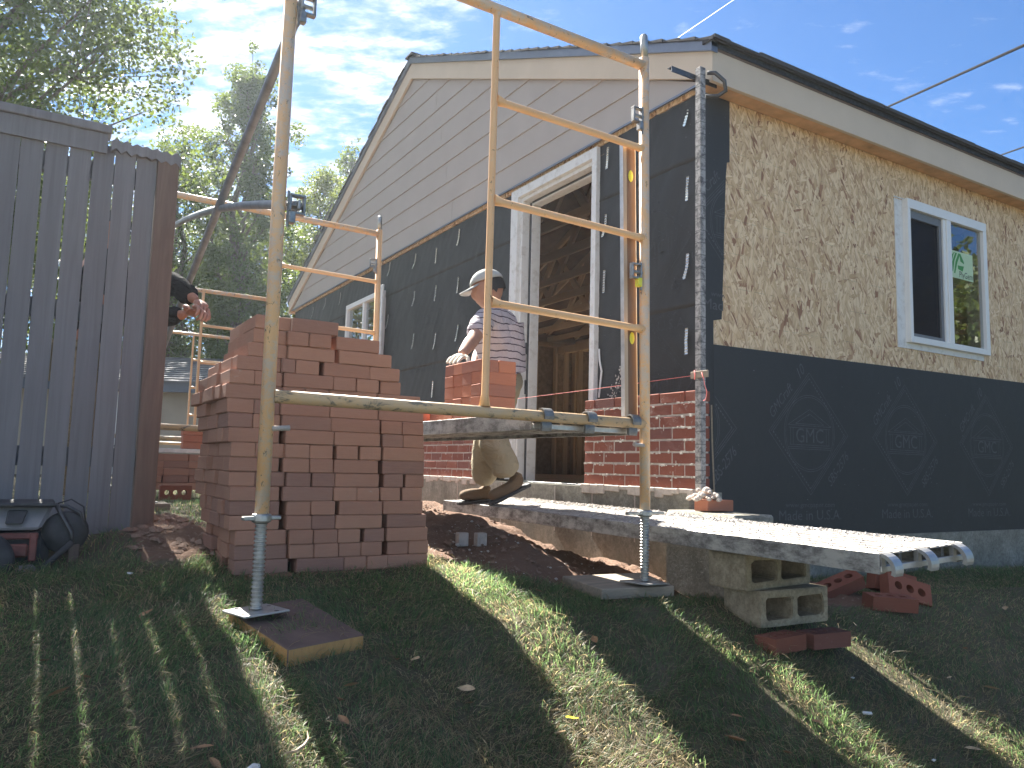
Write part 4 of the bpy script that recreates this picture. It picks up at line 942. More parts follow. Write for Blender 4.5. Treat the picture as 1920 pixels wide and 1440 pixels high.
# ------------------------------------------------------------------ aluminium planks with end hooks
def plank(label, origin, L, W, tilt_x, tilt_y, top_m, hooks, ribs=9, rail_m=None, yaw=0.0, hook_m=None):
    """local x = width, local y = length (0..L), local z: 0 = walking surface"""
    rail_m = rail_m or M_ALUD
    t = empty('scaffold_plank', origin, label, 'plank')
    M = Matrix.Translation(origin) @ Matrix.Rotation(yaw, 4, 'Z') @ Matrix.Rotation(tilt_y, 4, 'Y') @ Matrix.Rotation(tilt_x, 4, 'X')
    mb = MB()
    for i in range(ribs):
        a = .006 + i * (W - .012) / ribs; b = a + (W - .012) / ribs
        mb.box((a, 0.002, -.006), (b, L - .002, -.0025), M); mb.box((a + .006, .002, -.0024), (a + .020, L - .002, 0), M)
    mb.build('deck_sheet', top_m, t)
    for x0, x1 in ((0, .0055), (W - .0055, W)): 
        c = MB(); c.box((x0, 0, -.062), (x1, L, .0012), M)
        a, b = (x0 - .0, x0 + .030) if x0 == 0 else (x1 - .030, x1)
        c.box((a, 0.001, -.0655), (b, L - .001, -.0622), M); c.build('side_rail', rail_m, t, .001)
    b_ = MB()
    for x in np.linspace(W * .16, W * .84, 5): b_.box((x - .008, .03, -.045), (x + .008, L - .03, -.0062), M); b_.box((x - .022, .031, -.049), (x + .022, L - .031, -.0452), M)
    b_.build('stiffener', rail_m, t)
    for end, hk in ((0, hooks[0]), (1, hooks[1])):
        f = (lambda y: y) if end == 0 else (lambda y: L - y); s = -1 if end == 0 else 1
        cb = MB(); y0, y1 = sorted((f(-.004), f(.010))); cb.box((.0057, y0, -.0600), (W - .0057, y1, -.040), M); cb.build('end_bar', M_ALU, t, .002)
        for hx in hk:
            h = MB(); n = 9; R0, R1 = .052, .040; prof = []
            for i in range(n + 1):
                a = math.pi * i / n * .62; prof.append((f(.012 - math.sin(a) * R0 * 1.15), .002 - .052 + math.cos(a) * R0))
            inn = []
            for i in range(n + 1):
                a = math.pi * i / n * .62; inn.append((f(.012 - math.sin(a) * R1 * 1.15), .002 - .052 + math.cos(a) * R1))
            pts = [M @ Vector((hx - .022, y, z)) for y, z in prof + inn[::-1]]
            ex = (M.to_3x3() @ Vector((.044, 0, 0)))
            # strips, so that the curved prism stays clean
            k = len(prof); P2 = [p + ex for p in pts]; vs = pts + P2; N = len(pts); fs = []
            for i in range(N): fs.append((i, (i+1) % N, N + (i+1) % N, N + i))
            for i in range(k - 1): fs.append((i, N-1-i, N-2-i, i+1)); fs.append((N + i, N + i + 1, 2*N-2-i, 2*N-1-i))
            h.add(vs, fs); y0, y1 = sorted((f(-.003), f(.012))); h.box((hx - .024, y0, -.0615), (hx - .004, y1, -.004), M)
            h.build('hook', hook_m or M_ALU, t, .0)
    return t, M
low_plank, MLP = plank('long lower aluminium walk plank dusted with pale mortar, its hooked end over stacked concrete blocks', (-.800, -1.568, -.2500), 3.13, .49, .0048, -.045, M_ALUTOP, ((.035, .235, .445), (.04, .245, .445)))
up_plank, MUP = plank('grey aluminium scaffold plank hooked on the near frame and carrying the small brick stack', (-1.520, -.612, .206), 2.975, .49, 0, 0, M_ALUD, ((.04, .245, .465), (.04, .245, .465)), rail_m=M_ALUD, hook_m=M_GRIP)
mb = MB()     # hooks over the near ledger seen as rounded clamps
for x in (-1.484, -1.276, -1.052):
    ring = []
    for k in range(11):
        a = math.radians(-25 + 230 * k / 10); ring.append((-.65 - math.cos(a) * .0255 * -1, .193 + math.sin(a) * .0255))
    outr = [(-.65 + (y + .65) * 1.22, .193 + (z - .193) * 1.22) for y, z in ring]
    for i in range(10):
        q = [(x - .02, *ring[i]), (x - .02, *ring[i+1]), (x - .02, *outr[i+1]), (x - .02, *outr[i])]; mb.prism(q, (.042, 0, 0))
hk = mb.build('hook', M_GRIP, up_plank)
# spilt mortar on the lower plank: crumbs heaped along its far edge
mb = MB(); r = random.Random(41)
def crumb(M, x, y, s):
    vs = []
    for dx, dy, dz in ((1,0,0),(0,1,0),(-1,0,0),(0,-1,0),(0,0,1),(.7,.7,.4),(-.7,.6,.5)):
        k = s * r.uniform(.6, 1.25); vs.append(M @ Vector((x + dx*k, y + dy*k, dz*k*.75)))
    mb.add(vs, [(0,5,4),(5,1,4),(1,6,4),(6,2,4),(2,3,4),(3,0,4),(3,2,1,0)])
for k in range(1500):
    y = r.uniform(.9, 2.9); crumb(MLP, .49 - abs(r.gauss(0, .035)) - .005, y, r.uniform(.003, .017) * (1 if y > 1.0 else .6))
for k in range(1500): crumb(MLP, r.uniform(.01, .485), r.uniform(.02, 3.1), r.uniform(.0015, .006))
for k in range(350): crumb(MLP, .49 - abs(r.gauss(0, .03)) - .004, r.uniform(0.1, .95), r.uniform(.002, .009))
tag(mb.build('spilt_mortar', M_MORTARL), kind='stuff')

# ------------------------------------------------------------------ pads under the near frame
def pad(label, pts, h, mats):
    top = [Vector(p) for p in pts]; bot = [p - Vector((0, 0, h)) for p in top]
    me = mesh_py('wooden_pad', top + bot, [(0,1,2,3)[::-1], (4,5,6,7), (0,1,5,4), (1,2,6,5), (2,3,7,6), (3,0,4,7)])
    for q in mats: me.materials.append(q)
    me.polygons.foreach_set('material_index', [0, 1, 1, 1, 1, 1]); 
    bm = bmesh.new(); bm.from_mesh(me); bmesh.ops.recalc_face_normals(bm, faces=bm.faces[:]); bmesh.ops.bevel(bm, geom=bm.edges[:], offset=.003, segments=1, affect='EDGES'); bm.to_mesh(me); bm.free()
    return tag(link('wooden_pad', me), label, 'pad')
pad('brown dusty board with raw yellow edges under the near left scaffold leg', [(-2.592, -.575, -.463), (-2.337, -.495, -.455), (-2.262, -.875, -.507), (-2.508, -.948, -.511)], .050, (M_PADWOOD, M_PADEDGE))
pad('weathered grey green plank piece under the right leg of the nearest scaffold frame', [(-1.165, -.330, -.462), (-.770, -.394, -.458), (-.880, -.715, -.466), (-1.208, -.660, -.468)], .042, (M_PLANKW, M_PLANKW))

# ------------------------------------------------------------------ the big brick stack
big = empty('brick_stack', (-2.1, .2, -.44), 'tall stepped stack of dull red bricks behind the near scaffold leg', 'brick stack')
ROWS = [[-2.464,-2.328,-2.144],[-2.469,-2.342,-2.26,-2.171,-2.15,-1.968],[-2.484,-2.336,-2.151,-2.137,-1.913],[-2.522,-2.358,-2.307,-2.213,-2.195,-2.005,-1.873],[-2.544,-2.454,-2.347,-2.155,-2.06,-1.964,-1.956,-1.864],
 [-2.554,-2.348,-2.263,-2.169,-1.97,-1.966,-1.774],[-2.548,-2.448,-2.352,-2.162,-1.963,-1.959,-1.755],[-2.54,-2.449,-2.346,-2.154,-1.952,-1.943,-1.85,-1.752],[-2.537,-2.35,-2.331,-2.141,-1.948,-1.937,-1.845,-1.75],
 [-2.526,-2.436,-2.328,-2.235,-2.141,-2.129,-2.039,-2.031,-1.94,-1.932,-1.747],[-2.527,-2.343,-2.332,-2.231,-2.138,-1.952,-1.93,-1.744],[-2.524,-2.428,-2.319,-2.225,-2.22,-2.129,-1.945,-1.923,-1.836,-1.827,-1.742],
 [-2.519,-2.337,-2.328,-2.134,-2.038,-1.942,-1.936,-1.847,-1.838,-1.748],[-2.516,-2.333,-2.311,-2.218,-2.121,-2.109,-1.928,-1.922,-1.746],[-2.514,-2.331,-2.309,-2.214,-2.119,-1.926,-1.903,-1.726],
 [-2.49,-2.302,-2.295,-2.203,-2.108,-2.014,-1.998,-1.913,-1.901,-1.719],[-2.49,-2.296,-2.291,-2.197,-2.1,-2.008,-1.92,-1.894,-1.802,-1.713],[-2.487,-2.289,-2.263,-2.077,-1.983,-1.896,-1.715],[-2.44,-2.27,-2.25,-2.06,-1.97,-1.87,-1.715]]
r = random.Random(12); fill = MB(); DZ = .0539; HS = .0532 / HB; YF = -.15
for i, xs_ in enumerate(ROWS):
    zc = .5215 - i * DZ; n = len(xs_); first = True
    grp = 0
    for a, b in zip(xs_, xs_[1:]):
        wd = b - a
        if wd < .035: continue
        grp = 0 if a < -2.36 else (1 if a < -1.975 else 2)
        yo = YF + (.012, -.004, .006)[grp] + r.uniform(-.003, .004); rz = r.uniform(-.012, .012); tz = r.uniform(-.004, .004)
        cx_ = (a + b) / 2
        if wd > .15: put(r.choice(P_FULL), (cx_, yo + WB/2, zc), (tz, tz, rz), big, scale=((wd - .0015) / LB, 1, HS))
        else: put(r.choice(P_FULL), (cx_, yo + LB/2, zc), (tz, tz, math.pi/2 + rz), big, scale=(1, (wd - .0015) / WB, HS))
    # left flank, four bricks deep
    if i >= 3:
        xl = xs_[0] + .002; y = YF + (.196 if (xs_[1] - xs_[0]) < .15 else .094)
        yend = .36 if i > 4 else .25; k = 0
        while y < yend:
            L_ = LB if r.random() < .55 else WB; jx = r.uniform(-.016, .014) 
            if L_ > .15: put(r.choice(P_FULL), (xl + jx + WB/2, y + LB/2 + .002, zc), (0, 0, math.pi/2 + r.uniform(-.02, .02)), big, scale=(1, 1, HS))
            else: put(r.choice(P_FULL), (xl + jx + LB/2, y + WB/2 + .002, zc), (0, 0, r.uniform(-.02, .02)), big, scale=(1, 1, HS))
            y += L_ + .003; k += 1
    # the hidden heart of the stack
    x0 = xs_[0] + (.20 if i >= 3 else .004); x1 = xs_[-1]; y = YF + .198
    while y < (.60 if i > 4 else .30):
        x = x0
        while x < x1 - .05: fill.box((x, y, zc - .026), (min(x + .19, x1 - .002), y + .090, zc + .026)); x += .194
        y += .094
tag(fill.build('brick', M_PILE, big, .002), kind='stuff')
# the small stack on the scaffold plank
st = empty('brick_stack', (-1.30, .2, .206), 'small square stack of orange red bricks on the scaffold plank by the stooping man', 'brick stack')
for i in range(5):
    for j in range(4):
        z = .207 + HB/2 + i * .0575; y = .02 + WB/2 + j * .0935
        if i == 4 and j == 0:
            for q in (-1.400 + .048, -1.400 + .146): put(r.choice(D_FULL), (q, .02 + LB/2, z), (0, 0, math.pi/2 + r.uniform(-.01, .01)), st, scale=(1, 1.02, 1))
            continue
        if i == 4 and j == 1: continue
        put(r.choice(D_FULL), (-1.302 + r.uniform(-.003, .003), y, z), (0, 0, r.uniform(-.012, .012)), st)
for j, y in enumerate((.415, .51)): put(r.choice(D_FULL), (-1.302, y, .207 + HB/2), (0, 0, .02), st)
# stacks behind
bs = empty('brick_stack', (-2.15, 3.95, -.28), 'low dark brick stack behind the fence post with a pale board across its top', 'brick stack')
for i in range(5):
    for j in range(3):
        for q in range(2): put(r.choice(P_FULL), (-2.33 + j * .198 + r.uniform(-.006, .006), 3.86 + q * .10, -.262 + HB/2 + i * .059), (0, 0, r.uniform(-.03, .03)), bs)
tag(MB().box((-2.44, 3.80, .040), (-1.93, 4.06, .075)).build('pale_board', M_ALU, None, .003), 'pale flat board lying on the low brick stack beyond the fence post', 'board')
b2 = empty('brick_stack', (-1.95, 3.75, .075), 'few red bricks stacked on the pale board, just left of the big stack', 'brick stack')
for i in range(3): put(r.choice(D_FULL), (-1.99 + r.uniform(-.004, .004), 3.93, .0765 + HB/2 + i * .0575), (0, 0, .03), b2)

# ------------------------------------------------------------------ loose bricks with three core holes
def cored():
    N = 16; L, W, H = LB, WB, HB; rad = .0175; vs = []; fs = []
    for c in (-1, 0, 1):
        cx_ = c * .052; hx = L/6 if c == 0 else L/6
        x0, x1 = -L/2 + (c + 1) * L/3, -L/2 + (c + 2) * L/3
        o = len(vs)
        for zz in (H/2, -H/2):
            for k in range(N):
                a = 2*math.pi*(k + .5)/N; dx, dy = math.cos(a), math.sin(a); hw = (x1 - x0)/2; s = min(hw / abs(dx) if abs(dx) > 1e-6 else 9, (W/2) / abs(dy) if abs(dy) > 1e-6 else 9)
                vs.append(((x0 + x1)/2 + dx*s, dy*s, zz))
            for k in range(N):
                a = 2*math.pi*(k + .5)/N; vs.append((cx_ + rad*math.cos(a), rad*math.sin(a), zz))
            for q in ((x1, W/2, zz), (x0, W/2, zz), (x0, -W/2, zz), (x1, -W/2, zz)): vs.append(q)
        for lay_, flip in ((0, False), (2*N + 4, True)):
            for k in range(N):
                k2 = (k+1) % N; f = [o+lay_+k, o+lay_+k2, o+lay_+N+k2, o+lay_+N+k]
                A, B = vs[o+lay_+k], vs[o+lay_+k2]
                if abs(A[0]-B[0]) > 1e-5 and abs(A[1]-B[1]) > 1e-5:      # the pair straddles a corner of the cell
                    q = 0 if (A[0] > (x0+x1)/2 or B[0] > (x0+x1)/2) and max(A[1], B[1]) > 0 and A[1] + B[1] > 0 else (1 if A[1] + B[1] > 0 else (2 if min(A[0], B[0]) <= x0 + 1e-5 else 3))
                    f.insert(1, o + lay_ + 2*N + q)
                fs.append(tuple(f if not flip else f[::-1]))
        for k in range(N):
            k2 = (k+1) % N; fs.append((o+N+k, o+N+k2, o+2*N+4+N+k2, o+2*N+4+N+k))
    o = len(vs); vs += [(-L/2,-W/2,-H/2),(L/2,-W/2,-H/2),(L/2,W/2,-H/2),(-L/2,W/2,-H/2),(-L/2,-W/2,H/2),(L/2,-W/2,H/2),(L/2,W/2,H/2),(-L/2,W/2,H/2)]
    fs += [(o,o+1,o+5,o+4),(o+1,o+2,o+6,o+5),(o+2,o+3,o+7,o+6),(o+3,o,o+4,o+7)]
    me = mesh_py('loose_brick', vs, fs); me.materials.append(M_CORED); return me
CB = cored()
def loose(loc, rot, label, s=1.0, group=None, me=None, m_=None):
    o = put(me or CB, loc, [math.radians(a) for a in rot], None, 'loose_brick', (s, s, s)); return tag(o, label, 'brick', group)
loose((-.690, -1.085, -.632), (0, 0, 6), 'left of the two cored bricks laid flat under the concrete blocks')
loose((-.455, -1.095, -.636), (0, 0, -6), 'right of the two cored bricks laid flat under the concrete blocks')
loose((.34, -.86, -.590), (4, 3, -28), 'cored brick lying flat in the grass, holes up, before the leaning pair', 1.12)
loose((.56, -.80, -.560), (62, 16, -24), 'cored brick leaning on edge with its holes facing the camera', 1.2)
loose((.60, -.70, -.535), (80, 14, -20), 'brick propped on edge behind the leaning cored brick', 1.2)
loose((.30, -.62, -.545), (20, -24, -30), 'dark tipped brick half under the hooked end of the walk plank', 1.1)
loose((-2.20, 3.30, -.262), (90, 0, 0), 'brick standing on its long edge in sunny grass, seen just right of the fence post', 1.15)
loose((-1.44, .62, .207 + HB/2), (0, 0, 20), 'single orange brick lying on the scaffold plank left of the small stack', 1, me=D_FULL[0])
loose((-.142, -.215, -.173), (0, 0, 3), 'clean red brick lying on the concrete footing at the foot of the corner pole', 1.0, me=D_FULL[1])
loose((-.23, -.36, -.53), (90, 0, 82), 'red brick standing on edge under the walk plank against the footing', 1.1, me=W_FULL[0])
for k, (x, y, zz, rr_) in enumerate(((-1.33, .28, 0.02, 20), (-1.25, .24, .025, 70))):
    tag(boxo('broken_block_piece', (x - .03, y - .02, gz(x, y) - .01), (x + .025, y + .02, gz(x, y) + .055), M_MORTAR, None, .004), ('left' if k == 0 else 'right') + ' of two pale broken masonry chunks on the soil by the big stack', 'rubble', 'pale masonry chunks on the soil')
tag(boxo('footing_block', (-.30, -.50, -.80), (-.02, -.023, -.205), M_CONC, None, .012), 'low rough concrete footing under the corner of the brickwork', 'concrete footing')

# ------------------------------------------------------------------ concrete blocks on their sides
def cmu(loc, rz, label, tilt=0.0):
    L, D, H, t = .397, .194, .140, .028
    mb = MB(); M = Matrix.Translation(loc) @ Matrix.Rotation(rz, 4, 'Z') @ Matrix.Rotation(tilt, 4, 'Y')
    # outline with two rounded cores, cores run along local y
    def face(y, fl):
        return y
    vs = []; fs = []; N = 20; cells = ((-L/2 + .002, 0), (0, L/2 - .002))
    pr = []
    for c, (x0, x1) in enumerate(((-L/2, 0.0), (0.0, L/2))):
        hx0, hx1 = (x0 + .034, x1 - .016) if c == 0 else (x0 + .016, x1 - .034); hz = H/2 - t; cxm = (hx0 + hx1)/2; hw = (hx1 - hx0)/2; r_ = .018
        inner = []
        for qx, qz, a0 in ((hw - r_, hz - r_, 0), (-(hw - r_), hz - r_, 90), (-(hw - r_), -(hz - r_), 180), (hw - r_, -(hz - r_), 270)):
            for k in range(5): a = math.radians(a0 + k * 22.5); inner.append((cxm + qx + r_*math.cos(a) + random.uniform(-.003, .003), qz + r_*math.sin(a) + random.uniform(-.003, .003)))
        outer = []
        for k in range(5): outer.append((x1, H/2)) if k < 0 else None
        outer = []
        for (ix, iz) in inner:
            dx, dz = ix - cxm, iz; outer.append(None)
        corner = [(x1, H/2), (x0, H/2), (x0, -H/2), (x1, -H/2)]
        o = len(vs)
        for y in (-D/2, D/2):
            vs += [(a, y, b) for a, b in inner]; vs += [(a, y, b) for a, b in corner]
        n = len(inner)
        for base, flip in ((0, False), (n + 4, True)):
            for q in range(4):
                for k in range(4):
                    i = q * 5 + k; f = (o + base + n + q, o + base + i + 1, o + base + i); fs.append(f if not flip else f[::-1])
                i = q * 5 + 4; j = (i + 1) % n; q2 = (q + 1) % 4; f = (o + base + n + q, o + base + n + q2, o + base + j, o + base + i); fs.append(f if not flip else f[::-1])
        for i in range(n): j = (i + 1) % n; fs.append((o + i, o + j, o + n + 4 + j, o + n + 4 + i))
        sides = [(0, 1), (2, 3)] + ([(1, 2)] if c == 0 else [(3, 0)])
        for a, b in sides: fs.append((o + n + a, o + n + 4 + n + a, o + n + 4 + n + b, o + n + b))
    vs = [M @ Vector(v) for v in vs]; me = mesh_py('concrete_block', vs, fs); me.materials.append(M_CMU)
    bm = bmesh.new(); bm.from_mesh(me); bmesh.ops.remove_doubles(bm, verts=bm.verts[:], dist=.0005); bmesh.ops.recalc_face_normals(bm, faces=bm.faces[:])
    ed = [e for e in bm.edges if len(e.link_faces) == 2 and e.calc_face_angle(0) > .9]; bmesh.ops.bevel(bm, geom=ed, offset=.004, segments=2, affect='EDGES'); bm.to_mesh(me); bm.free()
    return tag(link('concrete_block', me), label, 'concrete block')
cmu((-.497, -.903, -.529), -.02, 'lower hollow concrete block lying on its side on two cored bricks', 0.0)
cmu((-.545, -.862, -.387), .03, 'upper hollow concrete block lying on its side right under the walk plank', -.02)

# ------------------------------------------------------------------ mason's corner pole, line, level
pole = empty('corner_pole', (-.15, -.13, -.12), 'tall square grey corner pole stained with mortar, standing at the house corner', 'mason pole')
boxo('pole_tube', (-.172, -.150, -.14), (-.132, -.110, 2.215), M_POLE, pole, .002)
boxo('bracket_arm', (-.345, -.1095, 2.150), (-.005, -.105, 2.182), M_STEELD, pole); boxo('bracket_arm', (-.345, -.1045, 2.1785), (-.005, -.075, 2.182), M_STEELD, pole)
tubeo('bracket_hook', [(-.12, -.135, 2.06), (-.06, -.17, 2.065), (-.03, -.20, 2.09), (-.045, -.205, 2.14), (-.09, -.18, 2.185), (-.12, -.15, 2.19)], .012, M_STEELD, pole, 8)
lb = boxo('line_block', (-.182, -.212, .487), (-.1723, -.085, .524), M_PLANKW, None, .002); tag(lb, 'small wooden line block clipped across the corner pole', 'line block')
ln = empty('mason_line', (-.16, .8, .5), 'thin pink string stretched level from the corner pole along the brickwork', 'string line')
tubeo('string', [(-.165, -.090, .506), (-.152, .8, .497), (-.150, 1.64, .492), (-.145, 4.5, .49), (-.140, 8.0, .50)], .0013, M_PINK, ln, 5)
tubeo('string_wrap', [(-.185, -.12, .53), (-.187, -.125, .505), (-.185, -.12, .48)], .003, M_PINK, ln, 5); tubeo('string_tail', [(-.184, -.17, .515), (-.183, -.185, .48), (-.18, -.188, .45), (-.18, -.205, .41), (-.18, -.195, .37), (-.18, -.18, .365)], .0020, M_PINK, ln, 5)
tag(MB().tube([(-.005, -.065, .36), (.004, -.062, .15), (.012, -.070, -.15)], .0045, 6).build('thin_rod', M_PLANKW), 'thin yellowish rod upright in the gap between brick corner and tar paper', 'rod')
lv = empty('spirit_level', (-1.03, -.60, .22), 'long brown mason\'s spirit level standing behind the rungs of the near frame', 'spirit level')
M = Matrix.Translation((-1.030, -.605, .217)) @ Matrix.Rotation(-.022, 4, 'Y')
MB().box((-.032, -.012, 0), (.030, .012, 1.17), M).build('level_body', M_LEVELW, lv, .002)
MB().box((-.0345, -.0125, .001), (-.0322, .0125, 1.169), M).build('edge_strip', M_ALU, lv); MB().box((.0302, -.0125, .001), (.0325, .0125, 1.169), M).build('edge_strip', M_ALU, lv)
MB().box((-.036, -.0135, 0.002), (-.018, -.0122, 1.168), M).build('light_edge', M_STUD, lv)
for z in (.33, 1.03): MB().lathe([(.012, 0), (.013, .0025), (.004, .004)], tuple(M @ Vector((.004, -.0122, z))), 16, Matrix.Diagonal((1, 1, 2.0)) @ Matrix.Rotation(math.pi/2, 3, 'X')).build('vial', M_YVIAL, lv)
# wires
def wire(name, a, b, r_, m_, sag, label):
    a = Vector(a); b = Vector(b); pts = [a.lerp(b, i/24) - Vector((0, 0, sag * 4 * (i/24) * (1 - i/24))) for i in range(25)]
    return tag(MB().tube(pts, r_, 6).build(name, m_), label, 'cable')
wire('overhead_cable', (12.52, 8.74, 8.09), (3.1, -2.64, 3.41), .018, M_WIRE, .0, 'thick black overhead cable rising to the right above the roof edge')
wire('overhead_cable', (14.89, 6.21, 7.20), (3.34, -2.68, 2.72), .016, M_WIRE, 0, 'lower black overhead cable just above the roof at the right picture edge')
wire('thin_cable', (6.22, 7.88, 7.74), (1.9, .35, 4.23), .004, M_WIREW, 0, 'thin pale line rising from the roof peak to the upper right')
# ================================================================== FENCE
fence = empty('board_fence', (-2.66, .95, -.3), 'tall grey weathered board fence filling the left side, narrow sun gaps between its boards', 'fence')
r = random.Random(17); x = -2.732; k = 0
gaps = {2: .0078, 3: .0075, 4: .0078, 5: .005, 1: .0035}
while x > -7.2:
    w_ = .0885; top = (1.49 + r.uniform(-.02, .012)) if x > -2.94 else 1.515; bot = gz(x, .95) - .05
    lean = r.uniform(-.0012, .0012); yj = .941 + r.uniform(-.004, .004); gap = gaps.get(k, r.choice((.0015, .002, .0035, .006)))
    xa, xb = x - w_, x; n = 8; vs = []
    prof = [(xb - .5 * 0 + 0, 0)]
    # the edges wander a little along the height, as warped boards do
    L_, R_ = [], []
    for i in range(n + 1):
        t = i / n; z = bot + (top - bot) * t; bow = .0007 * math.sin(t * 3.1 + k * 1.7)
        L_.append((xa + bow + lean * t + r.uniform(-.0006, .0006), z)); R_.append((xb + bow * .6 + lean * t + r.uniform(-.0006, .0006), z))
    if x > -2.94: L_[-1] = (L_[-1][0], top - r.uniform(.004, .018)); R_[-1] = (R_[-1][0], top - r.uniform(.0, .018))
    for y in (yj, yj + .017): vs += [(a, y, z) for a, z in L_] + [(a, y, z) for a, z in R_]
    N = n + 1; fs = []
    for i in range(n):
        fs += [(i, N+i, N+i+1, i+1), (2*N+i, 2*N+i+1, 3*N+i+1, 3*N+i), (i, i+1, 2*N+i+1, 2*N+i), (N+i, 3*N+i, 3*N+i+1, N+i+1)]
    fs += [(0, 2*N, 3*N, N), (n, N+n, 3*N+n, 2*N+n)]
    o = link('fence_board', mesh_py('fence_board', vs, fs), M_FENCE, fence)
    x -= w_ + gap; k += 1
for z in (-.05, .62, 1.30): boxo('rail', (-7.2, .9625, z), (-2.70, 1.000, z + .088), M_FENCE, fence, .002)
boxo('end_post', (-2.728, .925, -.55), (-2.632, 1.012, 1.475), M_POST, fence, .004)
for x in (-5.1, -7.1): boxo('post', (x, 1.003, -.5), (x + .09, 1.09, 1.45), M_POST, fence, .003)
boxo('cap_board', (-7.2, .905, 1.5165), (-2.937, 1.01, 1.556), M_FENCE, fence, .003); boxo('cap_face', (-7.2, .9225, 1.42), (-2.95, .9355, 1.5155), M_FENCE, fence, .002)
mb = MB(); x = -2.935; i = 0; r = random.Random(8)
pts = []
while x < -2.62: pts.append((x, 1.492 + (.010 if i % 2 else -.004) - .05 * (x + 2.935) / .33 * .25 + r.uniform(-.003, .004))); x += .022; i += 1
top = [(a, .925, z) for a, z in pts]; low_ = [(a, .925, z - .045) for a, z in pts][::-1]
n_ = len(pts)
for i in range(n_ - 1): mb.prism([(pts[i][0], .920, pts[i][1] - .05), (pts[i+1][0], .920, pts[i+1][1] - .05), (pts[i+1][0], .920, pts[i+1][1]), (pts[i][0], .920, pts[i][1])], (0, .09, 0))
mb.build('corrugated_cap', M_FENCE, fence)

# ================================================================== MACHINE BY THE FENCE
mc = empty('power_mixer', (-3.2, .6, -.45), 'dusty red and grey engine driven machine standing at the left against the fence', 'machine')
M_RED = m_simple('faded_red_paint', (0.20, 0.065, 0.052), 0.6, .1, 0.45, 18, 0.3); M_TANK = m_simple('dusty_grey_tank', (0.27, 0.255, 0.255), 0.55, 0, 0.25, 12, 0.2); M_BLKP = m_simple('dusty_black_plastic', (0.05, 0.05, 0.052), 0.7, 0, 0.4, 20, 0.3)
MB().prism([(-3.50, .36, -.285), (-3.095, .36, -.285), (-3.055, .42, -.195), (-3.50, .42, -.195)], (0, .26, 0)).build('fuel_tank', M_TANK, mc, .012)
MB().prism([(-3.21, .345, -.262), (-3.155, .345, -.262), (-3.14, .378, -.212), (-3.205, .378, -.212)], (0, .02, 0)).build('tank_recess', M_BLKP, mc, .004)
MB().box((-3.52, .36, -.2), (-3.05, .66, -.184)).build('top_cover', M_BLKP, mc, .006)
MB().box((-3.50, .355, -.318), (-3.10, .372, -.295)).build('red_rail', M_RED, mc, .004); MB().box((-3.128, .35, -.40), (-3.102, .372, -.2955)).build('red_rail', M_RED, mc, .004)
MB().box((-3.30, .352, -.385), (-3.13, .366, -.335)).build('red_shroud', M_RED, mc, .008)
MB().box((-3.48, .40, -.45), (-3.06, .70, -.2955)).build('engine_housing', M_BLKP, mc, .03)
MB().lathe([(.075, -.02), (.082, 0), (.075, .015), (.03, .025)], (0, 0, 0), 20, Matrix.Rotation(math.pi/2, 3, 'X')).build('engine_side_cover', M_BLKP, mc, 0, True).matrix_basis = Matrix.Translation((-3.01, .42, -.30))
tubeo('handle', [(-3.06, .43, -.196), (-3.01, .42, -.200), (-2.965, .41, -.225), (-2.950, .41, -.27), (-2.965, .42, -.33)], .0075, M_STEELD, mc, 8); tubeo('handle', [(-3.05, .40, -.19), (-3.02, .39, -.245), (-2.99, .38, -.30), (-2.985, .38, -.34)], .009, M_STEELD, mc, 8)
tubeo('frame_strut', [(-2.985, .38, -.335), (-3.07, .36, -.42), (-3.14, .36, -.47)], .012, M_BLKP, mc, 8)
w_ = MB().lathe([(.05, -.03), (.105, -.03), (.118, -.015), (.118, .015), (.105, .03), (.05, .03)], (0, 0, 0), 24, Matrix.Rotation(math.pi/2, 3, 'X')).build('wheel', M_BLKP, mc, 0, True); w_.matrix_basis = Matrix.Translation((-3.285, .33, -.40))
o = MB().lathe([(.012, -.033), (.05, -.031), (.055, .0), (.012, .02)], (0, 0, 0), 16, Matrix.Rotation(math.pi/2, 3, 'X')).build('rim', M_TANK, w_); o.matrix_basis = Matrix.Translation((-3.285, .33, -.40)); 
boxo('support_leg', (-2.995, .40, -.55), (-2.958, .44, -.345), M_POST, mc, .003); boxo('support_foot', (-3.165, .33, -.53), (-3.10, .39, -.415), M_TANK, mc, .01)
tubeo('control_cable', [(-3.05, .40, -.19), (-3.0, .37, -.17), (-2.955, .38, -.20), (-2.945, .39, -.26)], .003, M_BLKP, mc, 6)

# ================================================================== NEIGHBOURING HOUSE
nb = empty('neighbour_house', (0, 15, -.3), 'tan neighbouring house with sun flecked grey shingle roof behind the scaffolds', 'house')
M_NW = m_simple('tan_stucco', (0.42, 0.36, 0.27), 0.9, 0, 0.1, 2, 0.2); M_NT = m_simple('slate_trim', (0.12, 0.14, 0.17), 0.7, 0, 0.1, 4, 0.1)
def nbroof(t):
    v = worldpos(t); s = t.n('ShaderNodeSeparateXYZ', {0: v}); c = t.mix(t.noise(v, 3, 5), (0.10, 0.10, 0.11), (0.24, 0.23, 0.235)); out(t, pbsdf(t, c, .9))
M_NR = mat('grey_far_shingle', nbroof)
ang = math.radians(-10); NM = Matrix.Translation((-.2, 12.75, 0)) @ Matrix.Rotation(ang - .42, 4, 'Z')
NM = Matrix.Translation((-2.6, 13.6, 0)) @ Matrix.Rotation(math.radians(-30), 4, 'Z')
def nbox(name, a, b, m_): return MB().box(a, b, NM).build(name, m_, nb)
nbox('wall', (-5, .3, -.6), (9, 7.5, 1.36), M_NW); nbox('fascia', (-5.3, -.06, 1.22), (9.3, .0, 1.42), M_NT); nbox('soffit', (-5.3, .0, 1.30), (9.3, .3, 1.36), M_NT)
nr = MB()
